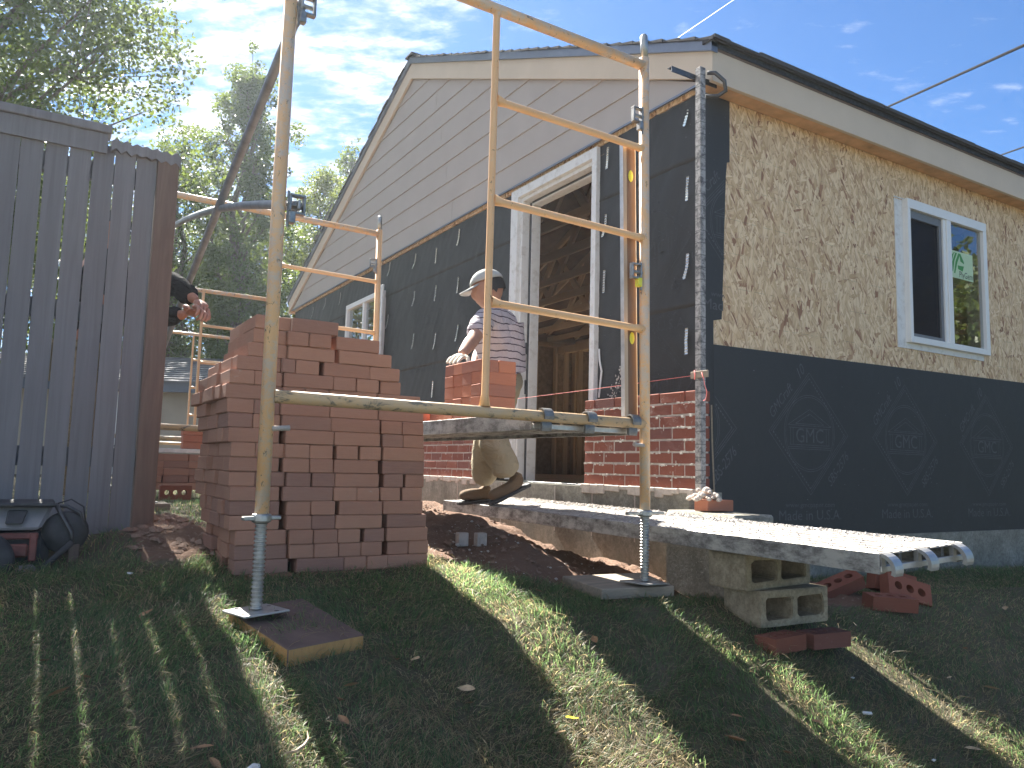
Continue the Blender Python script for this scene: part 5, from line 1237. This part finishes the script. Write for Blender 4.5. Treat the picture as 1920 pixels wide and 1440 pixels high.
for i in range(13):
    y0 = -.12 + i * .30; z0 = 1.40 + i * .070 * 1.05 + .0; nr.prism([(-5.35, y0, z0 + .03), (-5.35, y0 + .315, z0 + .083), (-5.35, y0 + .315, z0 + .06), (-5.35, y0, z0)], (14.7, 0, 0))
nr.v = [tuple(NM @ Vector(v)) for v in nr.v]; tag(nr.build('shingle_course', M_NR, nb), kind='stuff')
nbox('meter_box', (1.15, .21, .75), (1.50, .295, 1.05), M_TANK); nbox('corner_trim', (.62, .25, -.5), (.74, .299, 1.22), M_WHITE)

# ================================================================== TREES
def tree(name, base, h, crown, n, leaf, m_, label, seed, shape='round', trunk_r=.16, col_=1.0, group=None, cat='tree', holes=.5):
    rr = np.random.default_rng(seed); r = random.Random(seed); t = empty(name, base, label, cat, group)
    bx, by, bz = base; cz0, cz1, rad = crown; tb = MB(); lb_ = MB()
    tp = [(bx + math.sin(i * 1.3 + seed) * .05 * i, by + math.cos(i * 1.7 + seed) * .05 * i, bz + h * i / 7) for i in range(8)]
    tb.tube(tp, [trunk_r * (1 - i / 8.2) + .012 for i in range(8)], 8); tb.build('trunk', M_BARK, t)
    centers = []; nl = 70 if shape == 'round' else 46
    for i in range(nl):
        f = (i + .5) / nl; z = cz0 + (cz1 - cz0) * f
        if shape == 'round': w_ = rad * math.sin(math.pi * (0.16 + .80 * f)) ** .7
        elif shape == 'cone': w_ = rad * (1.0 - f) ** .75 + .12
        else: w_ = rad * (math.sin(math.pi * (.10 + .86 * f)) ** .6) * (1 - .35 * f)
        a = i * 2.39996 + r.uniform(-.4, .4); d = w_ * (.35 + .75 * r.random() ** .5)
        tip = Vector((bx + math.cos(a) * d, by + math.sin(a) * d, bz + z + (.25 if shape != 'cone' else .35) * w_ * r.random()))
        s_ = Vector((bx, by, max(bz + z - w_ * .9, bz + cz0 * .6))); mid = s_.lerp(tip, .5) + Vector((r.uniform(-.1, .1), r.uniform(-.1, .1), .12)) * w_
        lb_.tube([s_, mid, tip], [trunk_r * .30, trunk_r * .17, .008], 5, False)
        for q in range(5):
            e = tip + Vector((r.gauss(0, .30), r.gauss(0, .30), r.gauss(0, .26))) * rad * .75; centers.append((e, r.uniform(.4, 1.0) * rad * .30)); 
            lb_.tube([mid.lerp(tip, .5), e], [.012, .004], 4, False)
        centers.append((mid, rad * .25))
    tag(lb_.build('limb', M_BARK, t), kind='stuff')
    C = np.array([tuple(c) for c, _ in centers]); RR = np.array([q for _, q in centers]); w = RR ** 2; w /= w.sum()
    ci = rr.choice(len(C), n, p=w); dirv = rr.normal(0, 1, (n, 3)); dirv /= np.linalg.norm(dirv, axis=1)[:, None]
    P = C[ci] + dirv * (RR[ci] * rr.random(n) ** .45)[:, None]
    nrm = rr.normal(0, 1, (n, 3)) + np.array([0, 0, .6]); nrm /= np.linalg.norm(nrm, axis=1)[:, None]
    u = np.cross(nrm, rr.normal(0, 1, (n, 3))); u /= np.linalg.norm(u, axis=1)[:, None]; v = np.cross(nrm, u)
    s = (leaf * rr.uniform(.6, 1.3, n))[:, None]
    V = np.stack([P - u * s * .5, P + v * s * .30 + nrm * s * .06, P + u * s * .5, P - v * s * .30 + nrm * s * .06], 1)
    me = bpy.data.meshes.new('crown'); me.vertices.add(n * 4); me.vertices.foreach_set('co', V.ravel())
    q = np.arange(n * 4); me.loops.add(n * 4); me.loops.foreach_set('vertex_index', q); me.polygons.add(n); me.polygons.foreach_set('loop_start', np.arange(0, n * 4, 4)); me.update()
    at = me.attributes.new('shade', 'FLOAT', 'POINT'); cv = rr.random(len(C))[ci] * .5 + rr.random(n) * .6; at.data.foreach_set('value', np.repeat(np.clip(cv, 0, 1), 4))
    link('crown', me, m_, t); return t
tree('ash_tree', (-5.0, 14.6, -.3), 10.5, (2.8, 12.8, 3.1), 95000, .105, M_LEAF1, 'large dense tree rising behind the fence at the upper left', 3, trunk_r=.24)
tree('poplar_tree', (.85, 16.6, -.3), 9.2, (2.8, 10.0, 1.15), 34000, .09, M_LEAF2, 'tall pointed poplar whose tip rises beside the near scaffold leg', 5, 'poplar', .15)
tree('poplar_tree', (-.35, 18.9, -.3), 8.2, (2.2, 8.7, 1.15), 17000, .09, M_LEAF2, 'slimmer lower poplar just right of the fence top', 8, 'poplar', .13)
tree('maple_tree', (1.6, 20.6, -.3), 6.5, (.8, 7.2, 2.3), 40000, .105, M_LEAF1, 'dark broad tree filling the gap between fence and big brick stack', 13, 'round', .2)
tree('maple_tree', (-2.2, 20.6, -.3), 6.5, (.8, 7.0, 2.4), 12000, .15, M_LEAF1, 'broad tree mostly hidden behind the fence post', 14, 'round', .2)
tree('young_tree', (3.9, 20.1, -.3), 8.2, (1.2, 9.0, 1.35), 26000, .095, M_LEAF3, 'yellow green tree between the near scaffold leg and the gable edge', 23, 'poplar', .13)
tree('young_tree', (5.6, 22.6, -.3), 10.2, (4.0, 11.0, 1.2), 8000, .13, M_LEAF2, 'treetop just showing over the left slope of the gable roof', 27, 'poplar', .13)
tree('shrub', (.3, 12.1, -.3), 1.5, (.2, 1.7, .6), 3500, .08, M_LEAF2, 'small leafy shrub by the neighbouring roof, beside the stepped brick stack', 33, 'round', .04, cat='shrub')
# trees across the street behind the camera, mirrored in the window
for k, (x, y, h) in enumerate(((12.2, -4.6, 4.6), (15.5, -6.6, 5.6), (19.5, -9.2, 5.0), (12.5, -8.6, 4.2))):
    tree('street_tree', (x, y, -1.6), h, (.3, h + .6, 2.1), 13000, .17, M_LEAF2, ('nearest', 'tallest', 'farthest', 'lowest')[k] + ' of the yard trees mirrored in the side window of the house', 40 + k, 'round', .2, group='trees mirrored in the window')

# ================================================================== PEOPLE
def skin(name, J, E_, m_, parent, sub=2, root=None):
    names = list(J); me = bpy.data.meshes.new(name); me.from_pydata([J[n][0] for n in names], [(names.index(a), names.index(b)) for a, b in E_], []); me.update()
    o = bpy.data.objects.new(name, me); COL.objects.link(o); o.modifiers.new('s', 'SKIN'); sv = me.skin_vertices[0].data
    for i, n in enumerate(names):
        rad = J[n][1]; sv[i].radius = rad if isinstance(rad, tuple) else (rad, rad); sv[i].use_root = (n == (root or names[0]))
    o.modifiers[0].use_smooth_shade = True; md = o.modifiers.new('u', 'SUBSURF'); md.levels = sub; md.render_levels = sub
    dg = bpy.context.evaluated_depsgraph_get(); dg.update(); nm = bpy.data.meshes.new_from_object(o.evaluated_get(dg)); bpy.data.objects.remove(o)
    return nm
def merge(meshes, name, m_, parent):
    bm = bmesh.new()
    for q in meshes: bm.from_mesh(q)
    me = bpy.data.meshes.new(name); bm.to_mesh(me); bm.free(); me.materials.clear(); me.materials.append(m_)
    return link(name, me, None, parent, True)
V3 = Vector
def lerp(a, b, t): return tuple(V3(a).lerp(V3(b), t))
def hand_meshes(wrist, palm_dir, up_dir, side, curl, s=1.0):
    """palm plus four fingers and a thumb as skinned chains; curl in radians per joint"""
    w_ = V3(wrist); d = V3(palm_dir).normalized(); u = V3(up_dir); u = (u - d * u.dot(d)).normalized(); l = d.cross(u) * side; ms = []
    J = {'w': (tuple(w_), (.024*s, .018*s)), 'p': (tuple(w_ + d*.045*s), (.036*s, .016*s)), 'k': (tuple(w_ + d*.082*s), (.038*s, .013*s))}
    ms.append(skin('h', J, [('w', 'p'), ('p', 'k')], None, None, 2))
    for i, (off, L) in enumerate(((-.030, .070), (-.010, .080), (.010, .075), (.029, .060))):
        p = w_ + d*.060*s + l*off*s; a = 0; pts = [p, w_ + d*.088*s + l*off*s]; 
        for k, fr in enumerate((.45, .32, .25)):
            a += curl * (1 - .1*k); v = d*math.cos(a) - u*math.sin(a); pts.append(pts[-1] + v*L*fr*s)
        J = {str(k): (tuple(q), (.0098 - .0009*k) * s) for k, q in enumerate(pts)}
        ms.append(skin('f', J, [(str(k), str(k+1)) for k in range(len(pts)-1)], None, None, 1))
    b = w_ + d*.018*s - l*.022*s; q1 = b + (d*.6 - l*.75 - u*.2).normalized()*.040*s; q2 = q1 + (d*.85 - l*.25 - u*.5).normalized()*.032*s; q3 = q2 + (d*.8 + l*.15 - u*.6).normalized()*.022*s
    ms.append(skin('t', {'0': (tuple(b), .014*s), '1': (tuple(q1), .0125*s), '2': (tuple(q2), .0105*s), '3': (tuple(q3), .0085*s)}, [('0','1'),('1','2'),('2','3')], None, None, 1)); return ms
def head_meshes(c, face, s=1.0):
    """ellipsoid skull with jaw, nose, ears, eyes and mouth pressed in; face = unit direction"""
    F_ = V3(face).normalized(); Z = V3((0, 0, 1)); Lf = Z.cross(F_).normalized(); Z = F_.cross(Lf)
    bm = bmesh.new(); bmesh.ops.create_icosphere(bm, subdivisions=4, radius=1)
    for v in bm.verts:
        x, y, z = v.co.x, v.co.y, v.co.z                  # x forward, y left, z up
        wx, wy, wz = .098, .076, .118
        jaw = max(0, -z); wy_ = wy * (1 - .30 * jaw * jaw); px_ = x * wx * (1 - .08 * jaw) + (.012 * jaw if x > 0 else .020 * jaw); py_ = y * wy_; pz_ = z * wz
        if x > .3:
            px_ += .020 * math.exp(-((y/.14)**2)) * math.exp(-((z + .12)/.20)**2)       # nose
            px_ -= .010 * (math.exp(-(((y-.36)/.16)**2 + ((z-.10)/.10)**2)) + math.exp(-(((y+.36)/.16)**2 + ((z-.10)/.10)**2)))   # eye sockets
            px_ += .006 * math.exp(-((z + .52)/.09)**2) * math.exp(-(y/.3)**2); px_ -= .005 * math.exp(-((z + .50)/.025)**2) * math.exp(-(y/.3)**2)
            px_ += .008 * math.exp(-((z + .85)/.16)**2) * math.exp(-(y/.3)**2); px_ += .005 * math.exp(-((z - .26)/.08)**2)
        v.co = V3(c) + (F_ * px_ + Lf * py_ + Z * pz_) * s
    me = bpy.data.meshes.new('hd'); bm.to_mesh(me); bm.free(); ms = [me]
    for q in (1, -1):
        e = MB().lathe([(.004, -.010), (.019, -.006), (.022, .0), (.016, .006), (.006, .003)], (0, 0, 0), 12).mesh('ear'); M = Matrix.Translation(V3(c) + (Lf * q * .074 - F_ * .004 - Z * .008) * s) @ Matrix((( F_.x, Z.x, Lf.x*q, 0), (F_.y, Z.y, Lf.y*q, 0), (F_.z, Z.z, Lf.z*q, 0), (0, 0, 0, 1))) @ Matrix.Diagonal((.8*s, 1.35*s, s, 1)); e.transform(M); ms.append(e)
    return ms, F_, Lf, Z
def cap_on(c, F_, Lf, Z, m_, parent, s=1.0):
    bm = bmesh.new(); bmesh.ops.create_uvsphere(bm, u_segments=24, v_segments=16, radius=1)
    bmesh.ops.delete(bm, geom=[v for v in bm.verts if v.co.z < .02], context='VERTS')
    for v in bm.verts: v.co = V3(c) + (F_ * (v.co.x * .110 - .004) + Lf * v.co.y * .090 + Z * (v.co.z * .098 + .032)) * s
    me = bpy.data.meshes.new('cap'); bm.to_mesh(me); bm.free(); me.materials.append(m_); o = link('cap', me, None, parent, True)
    sm = o.modifiers.new('t', 'SOLIDIFY'); sm.thickness = .004
    vs = []; n = 12
    for i in range(n + 1):
        a = -1.15 + 2.3 * i / n; y = math.sin(a) * .083
        vs += [V3(c) + (F_ * (math.cos(a) * .100) + Lf * y + Z * .038) * s, V3(c) + (F_ * (.100 + math.cos(a * 1.1) * .078) + Lf * y * .92 + Z * (.022 - .012 * abs(math.sin(a)))) * s]
    vs += [v - Z * .005 for v in vs]; k = 2*(n+1); fs = [(2*i, 2*i+1, 2*i+3, 2*i+2) for i in range(n)] + [(k+2*i, k+2*i+2, k+2*i+3, k+2*i+1) for i in range(n)] + [(2*i+1, k+2*i+1, k+2*i+3, 2*i+3) for i in range(n)]
    link('cap_brim', mesh_py('cap_brim', vs, fs), m_, o, True)
# --- the man stooping over the small stack
man = empty('person', (-.70, 1.0, -.235), 'man in grey cap, striped T-shirt and khaki trousers stooping on the lower plank', 'person')
P = dict(head=(-.860, .935, 1.062), neck=(-.800, .955, .985), neck2=(-.785, .965, .950), chest=(-.765, .960, .870), belly=(-.735, .985, .720), pel=(-.690, 1.015, .540), lsh=(-.905, .865, .880), rsh=(-.640, 1.045, .905),
         lel=(-1.085, .690, .700), lwr=(-1.255, .500, .578), rel=(-.800, 1.140, .700), rwr=(-.930, .960, .500), lhip=(-.765, .950, .490), rhip=(-.630, 1.065, .495), lkn=(-.800, .935, .140), rkn=(-.740, 1.110, .130),
         lank=(-.665, .935, -.060), rank=(-.715, 1.190, -.130))
body = [skin('b', {'pel': (P['pel'], (.13, .10)), 'belly': (P['belly'], (.135, .105)), 'chest': (P['chest'], (.145, .105)), 'neck2': (P['neck2'], (.075, .065)), 'neck': (P['neck'], .052), 'head': (lerp(P['neck'], P['head'], .6), .055),
    'lsh': (P['lsh'], .055), 'lel': (P['lel'], .040), 'lfa': (lerp(P['lel'], P['lwr'], .3), .041), 'lwr': (P['lwr'], .025), 'rsh': (P['rsh'], .055), 'rel': (P['rel'], .040), 'rfa': (lerp(P['rel'], P['rwr'], .3), .041), 'rwr': (P['rwr'], .025),
    'lhip': (P['lhip'], .085), 'lkn': (P['lkn'], .055), 'lank': (P['lank'], .035), 'rhip': (P['rhip'], .085), 'rkn': (P['rkn'], .055), 'rank': (P['rank'], .035)},
    [('pel','belly'),('belly','chest'),('chest','neck2'),('neck2','neck'),('neck','head'),('chest','lsh'),('lsh','lel'),('lel','lfa'),('lfa','lwr'),('chest','rsh'),('rsh','rel'),('rel','rfa'),('rfa','rwr'),('pel','lhip'),('lhip','lkn'),('lkn','lank'),('pel','rhip'),('rhip','rkn'),('rkn','rank')], None, None, 2, 'pel')]
fdir = V3((-.80, .42, -.28))
hm, F_, Lf, Z = head_meshes(P['head'], fdir, .98); body += hm
merge(body, 'body', M_SKIN, man)
merge(hand_meshes(lerp(P['lwr'], (-1.33, .42, .535), .1), (-.62, -.62, -.30), (0, 0, 1), 1, .12), 'glove', M_GLOVE, man)
gl = hand_meshes(P['rwr'], (-.5, -.6, -.5), (0, 0, 1), -1, .35)
merge(gl, 'glove', M_GLOVE, man)
hair = bmesh.new(); bmesh.ops.create_icosphere(hair, subdivisions=3, radius=1)
for v in hair.verts: x, y, z = v.co; v.co = V3(P['head']) + F_ * (x * .100 - .010) + Lf * y * .080 + Z * (z * .110 + .006)
bmesh.ops.delete(hair, geom=[v for v in hair.verts if (v.co - V3(P['head'])).dot(F_) > .03 and (v.co - V3(P['head'])).dot(Z) < .06 or (v.co - V3(P['head'])).dot(Z) < -.045], context='VERTS')
hme = bpy.data.meshes.new('hair'); hair.to_mesh(hme); hair.free(); link('hair', hme, M_HAIR, man, True)
cap_on(P['head'], F_, Lf, Z, M_CAP, man, .98)
sh = [skin('s', {'hem': (lerp(P['belly'], P['pel'], .75), (.158, .128)), 'belly': (P['belly'], (.168, .132)), 'chest': (P['chest'], (.168, .125)), 'yoke': (lerp(P['chest'], P['neck2'], .75), (.115, .088)), 'col': (lerp(P['neck2'], P['neck'], .3), (.068, .062)),
    'lsh': (P['lsh'], .074), 'ls': (lerp(P['lsh'], P['lel'], .55), .066), 'ls2': (lerp(P['lsh'], P['lel'], .86), .062), 'rsh': (P['rsh'], .074), 'rs': (lerp(P['rsh'], P['rel'], .8), .062)},
    [('hem','belly'),('belly','chest'),('chest','yoke'),('yoke','col'),('chest','lsh'),('lsh','ls'),('ls','ls2'),('chest','rsh'),('rsh','rs')], None, None, 3, 'belly')]
so = merge(sh, 't_shirt', M_SHIRT, man)
for v in so.data.vertices:
    if v.co.z < .70:
        d = V3((v.co.x + .712, v.co.y - 1.0, 0)); L = d.length
        if L > .150: v.co -= d / L * (L - .150)
def wrinkle(o, amp, sc, seed):
    for v in o.data.vertices:
        n = mnoise.fractal(v.co * sc + V3((seed, 0, 0)), .8, 2.2, 3); v.co += v.normal * n * amp
    o.data.update()
wrinkle(so, .009, 9, 3)
tr = [skin('t', {'pel': (P['pel'], (.145, .118)), 'w': (lerp(P['pel'], P['belly'], .4), (.14, .115)), 'lhip': (P['lhip'], .108), 'lth': (lerp(P['lhip'], P['lkn'], .55), .098), 'lkn': (P['lkn'], .098), 'lcf': (lerp(P['lkn'], P['lank'], .5), .094), 'lan': (lerp(P['lkn'], P['lank'], 1.0), .088),
    'rhip': (P['rhip'], .108), 'rth': (lerp(P['rhip'], P['rkn'], .55), .098), 'rkn': (P['rkn'], .096), 'rcf': (lerp(P['rkn'], P['rank'], .5), .094), 'ran': (lerp(P['rkn'], P['rank'], .97), .086)},
    [('pel','w'),('pel','lhip'),('lhip','lth'),('lth','lkn'),('lkn','lcf'),('lcf','lan'),('pel','rhip'),('rhip','rth'),('rth','rkn'),('rkn','rcf'),('rcf','ran')], None, None, 3, 'pel')]
to = merge(tr, 'trousers', M_KHAKI, man); wrinkle(to, .016, 10, 8)
def boot(ank, heel, ball, toe, parent):
    dd = (V3(toe) - V3(heel)).normalized(); heel = tuple(V3(heel) - dd * .008); toe = tuple(V3(toe) + dd * .012)
    a = skin('b', {'a': (ank, .056), 'b': (lerp(ank, heel, .6), .046), 'h': (heel, (.046, .046)), 'm': (lerp(heel, ball, .5), (.052, .048)), 'l': (ball, (.055, .040)), 't': (toe, (.048, .034))}, [('a','b'),('b','m'),('h','m'),('m','l'),('l','t')], None, None, 2, 'm')
    o = merge([a], 'boot', M_BOOT, parent)
    d = (V3(toe) - V3(heel)).normalized(); s_ = V3((0, 0, 1)); sd_ = d.cross(s_).normalized(); n_ = sd_.cross(d); mb = MB(); pts = []
    h_ = V3(heel); L_ = (V3(toe) - h_).length + .012
    for t, w_ in ((-.09, .030), (-.02, .041), (.2, .038), (.5, .040), (.75, .050), (.92, .040), (1.0, .018)): pts.append(h_ + d * t * L_ + sd_ * w_ - n_ * .034)
    pts += [p - sd_ * 2 * (p - (h_ - n_ * .034)).dot(sd_) for p in pts[::-1]]
    mb.prism(pts, -n_ * .022); mb.build('sole', M_SOLE, o, .004)
boot(P['lank'], (-.590, .925, -.080), (-.730, .955, -.165), (-.795, .965, -.180), man); boot(P['rank'], (-.690, 1.190, -.172), (-.800, 1.200, -.182), (-.860, 1.205, -.190), man)

# --- the worker behind the fence, only the forearms reach into view
w2 = empty('person', (-2.95, 1.75, -.3), 'worker in black long sleeves behind the fence post, only clasped hands and forearms showing', 'person')
Q = dict(head=(-2.86, 1.66, 1.235), neck=(-2.90, 1.68, 1.13), chest=(-2.92, 1.72, .98), belly=(-2.93, 1.76, .76), pel=(-2.94, 1.78, .56), lsh=(-2.93, 1.53, 1.04), rsh=(-2.78, 1.80, 1.05), rel=(-2.580, 1.345, .935), rwr=(-2.470, 1.160, .815), lel=(-2.700, 1.300, .705), lwr=(-2.520, 1.120, .735),
         lhip=(-2.98, 1.70, .52), rhip=(-2.90, 1.86, .52), lkn=(-2.95, 1.66, .12), rkn=(-2.86, 1.82, .12), lank=(-2.98, 1.72, -.22), rank=(-2.90, 1.88, -.22))
def fig(sc, keys): return {k: (Q[k] if k in Q else v[0], v[1] * sc if not isinstance(v[1], tuple) else (v[1][0]*sc, v[1][1]*sc)) for k, v in keys.items()}
ED = [('pel','belly'),('belly','chest'),('chest','neck'),('chest','lsh'),('lsh','lel'),('lel','lwr'),('chest','rsh'),('rsh','rel'),('rel','rwr'),('pel','lhip'),('lhip','lkn'),('lkn','lank'),('pel','rhip'),('rhip','rkn'),('rkn','rank')]
b_ = {'pel': (0, (.12, .10)), 'belly': (0, (.12, .10)), 'chest': (0, (.14, .10)), 'neck': (0, .05), 'lsh': (0, .05), 'lel': (0, .036), 'lwr': (0, .026), 'rsh': (0, .05), 'rel': (0, .036), 'rwr': (0, .026), 'lhip': (0, .08), 'lkn': (0, .05), 'lank': (0, .035), 'rhip': (0, .08), 'rkn': (0, .05), 'rank': (0, .035)}
hm, F_, Lf, Z = head_meshes(Q['head'], (.75, -.6, -.25), .98)
hands = hand_meshes(Q['rwr'], (.15, -.75, -.35), (.5, -.2, .8), 1, .85, 1.12) + hand_meshes(Q['lwr'], (.5, -.75, .15), (.3, .3, .85), -1, .80, 1.12)
merge([skin('b', fig(1, b_), ED, None, None, 2, 'pel')] + hm + hands, 'body', M_SKIN2, w2)
s2 = {'belly': (0, (.15, .12)), 'chest': (0, (.165, .12)), 'pel': (0, (.15, .12)), 'lsh': (0, .075), 'lel': (0, .064), 'lc': (lerp(Q['lel'], Q['lwr'], .9), .044), 'rsh': (0, .075), 'rel': (0, .070), 'rc': (lerp(Q['rel'], Q['rwr'], .85), .048)}
o = merge([skin('s', fig(1, s2), [('pel','belly'),('belly','chest'),('chest','lsh'),('lsh','lel'),('lel','lc'),('chest','rsh'),('rsh','rel'),('rel','rc')], None, None, 3, 'belly')], 'long_sleeve_shirt', M_BLACKC, w2); wrinkle(o, .014, 11, 5)
t2 = {'pel': (0, (.145, .12)), 'lhip': (0, .10), 'lkn': (0, .08), 'lank': (0, .06), 'rhip': (0, .10), 'rkn': (0, .08), 'rank': (0, .06)}
merge([skin('t', fig(1, t2), [('pel','lhip'),('lhip','lkn'),('lkn','lank'),('pel','rhip'),('rhip','rkn'),('rkn','rank')], None, None, 2, 'pel')], 'trousers', M_KHAKI, w2)
cap_on(Q['head'], F_, Lf, Z, M_BLACKC, w2, .98)
for o in list(bpy.data.meshes):
    if o.users == 0: bpy.data.meshes.remove(o)

# ------------------------------------------------------------------ thin haze volume added to imitate the milky lens veil
hm_ = bpy.data.materials.new('veil_haze'); hm_.use_nodes = True; t_ = NT(hm_.node_tree)
v_ = t_.n('ShaderNodeVolumePrincipled', {'Color': (0.80, 0.90, 1.0), 'Density': 0.0012, 'Anisotropy': 0.5})
o_ = t_.n('ShaderNodeOutputMaterial'); t_.link(v_.outputs[0], o_.inputs[1])
tag(MB().box((-40, -30, -6), (45, 40, 16)).build('haze', hm_), kind='stuff')
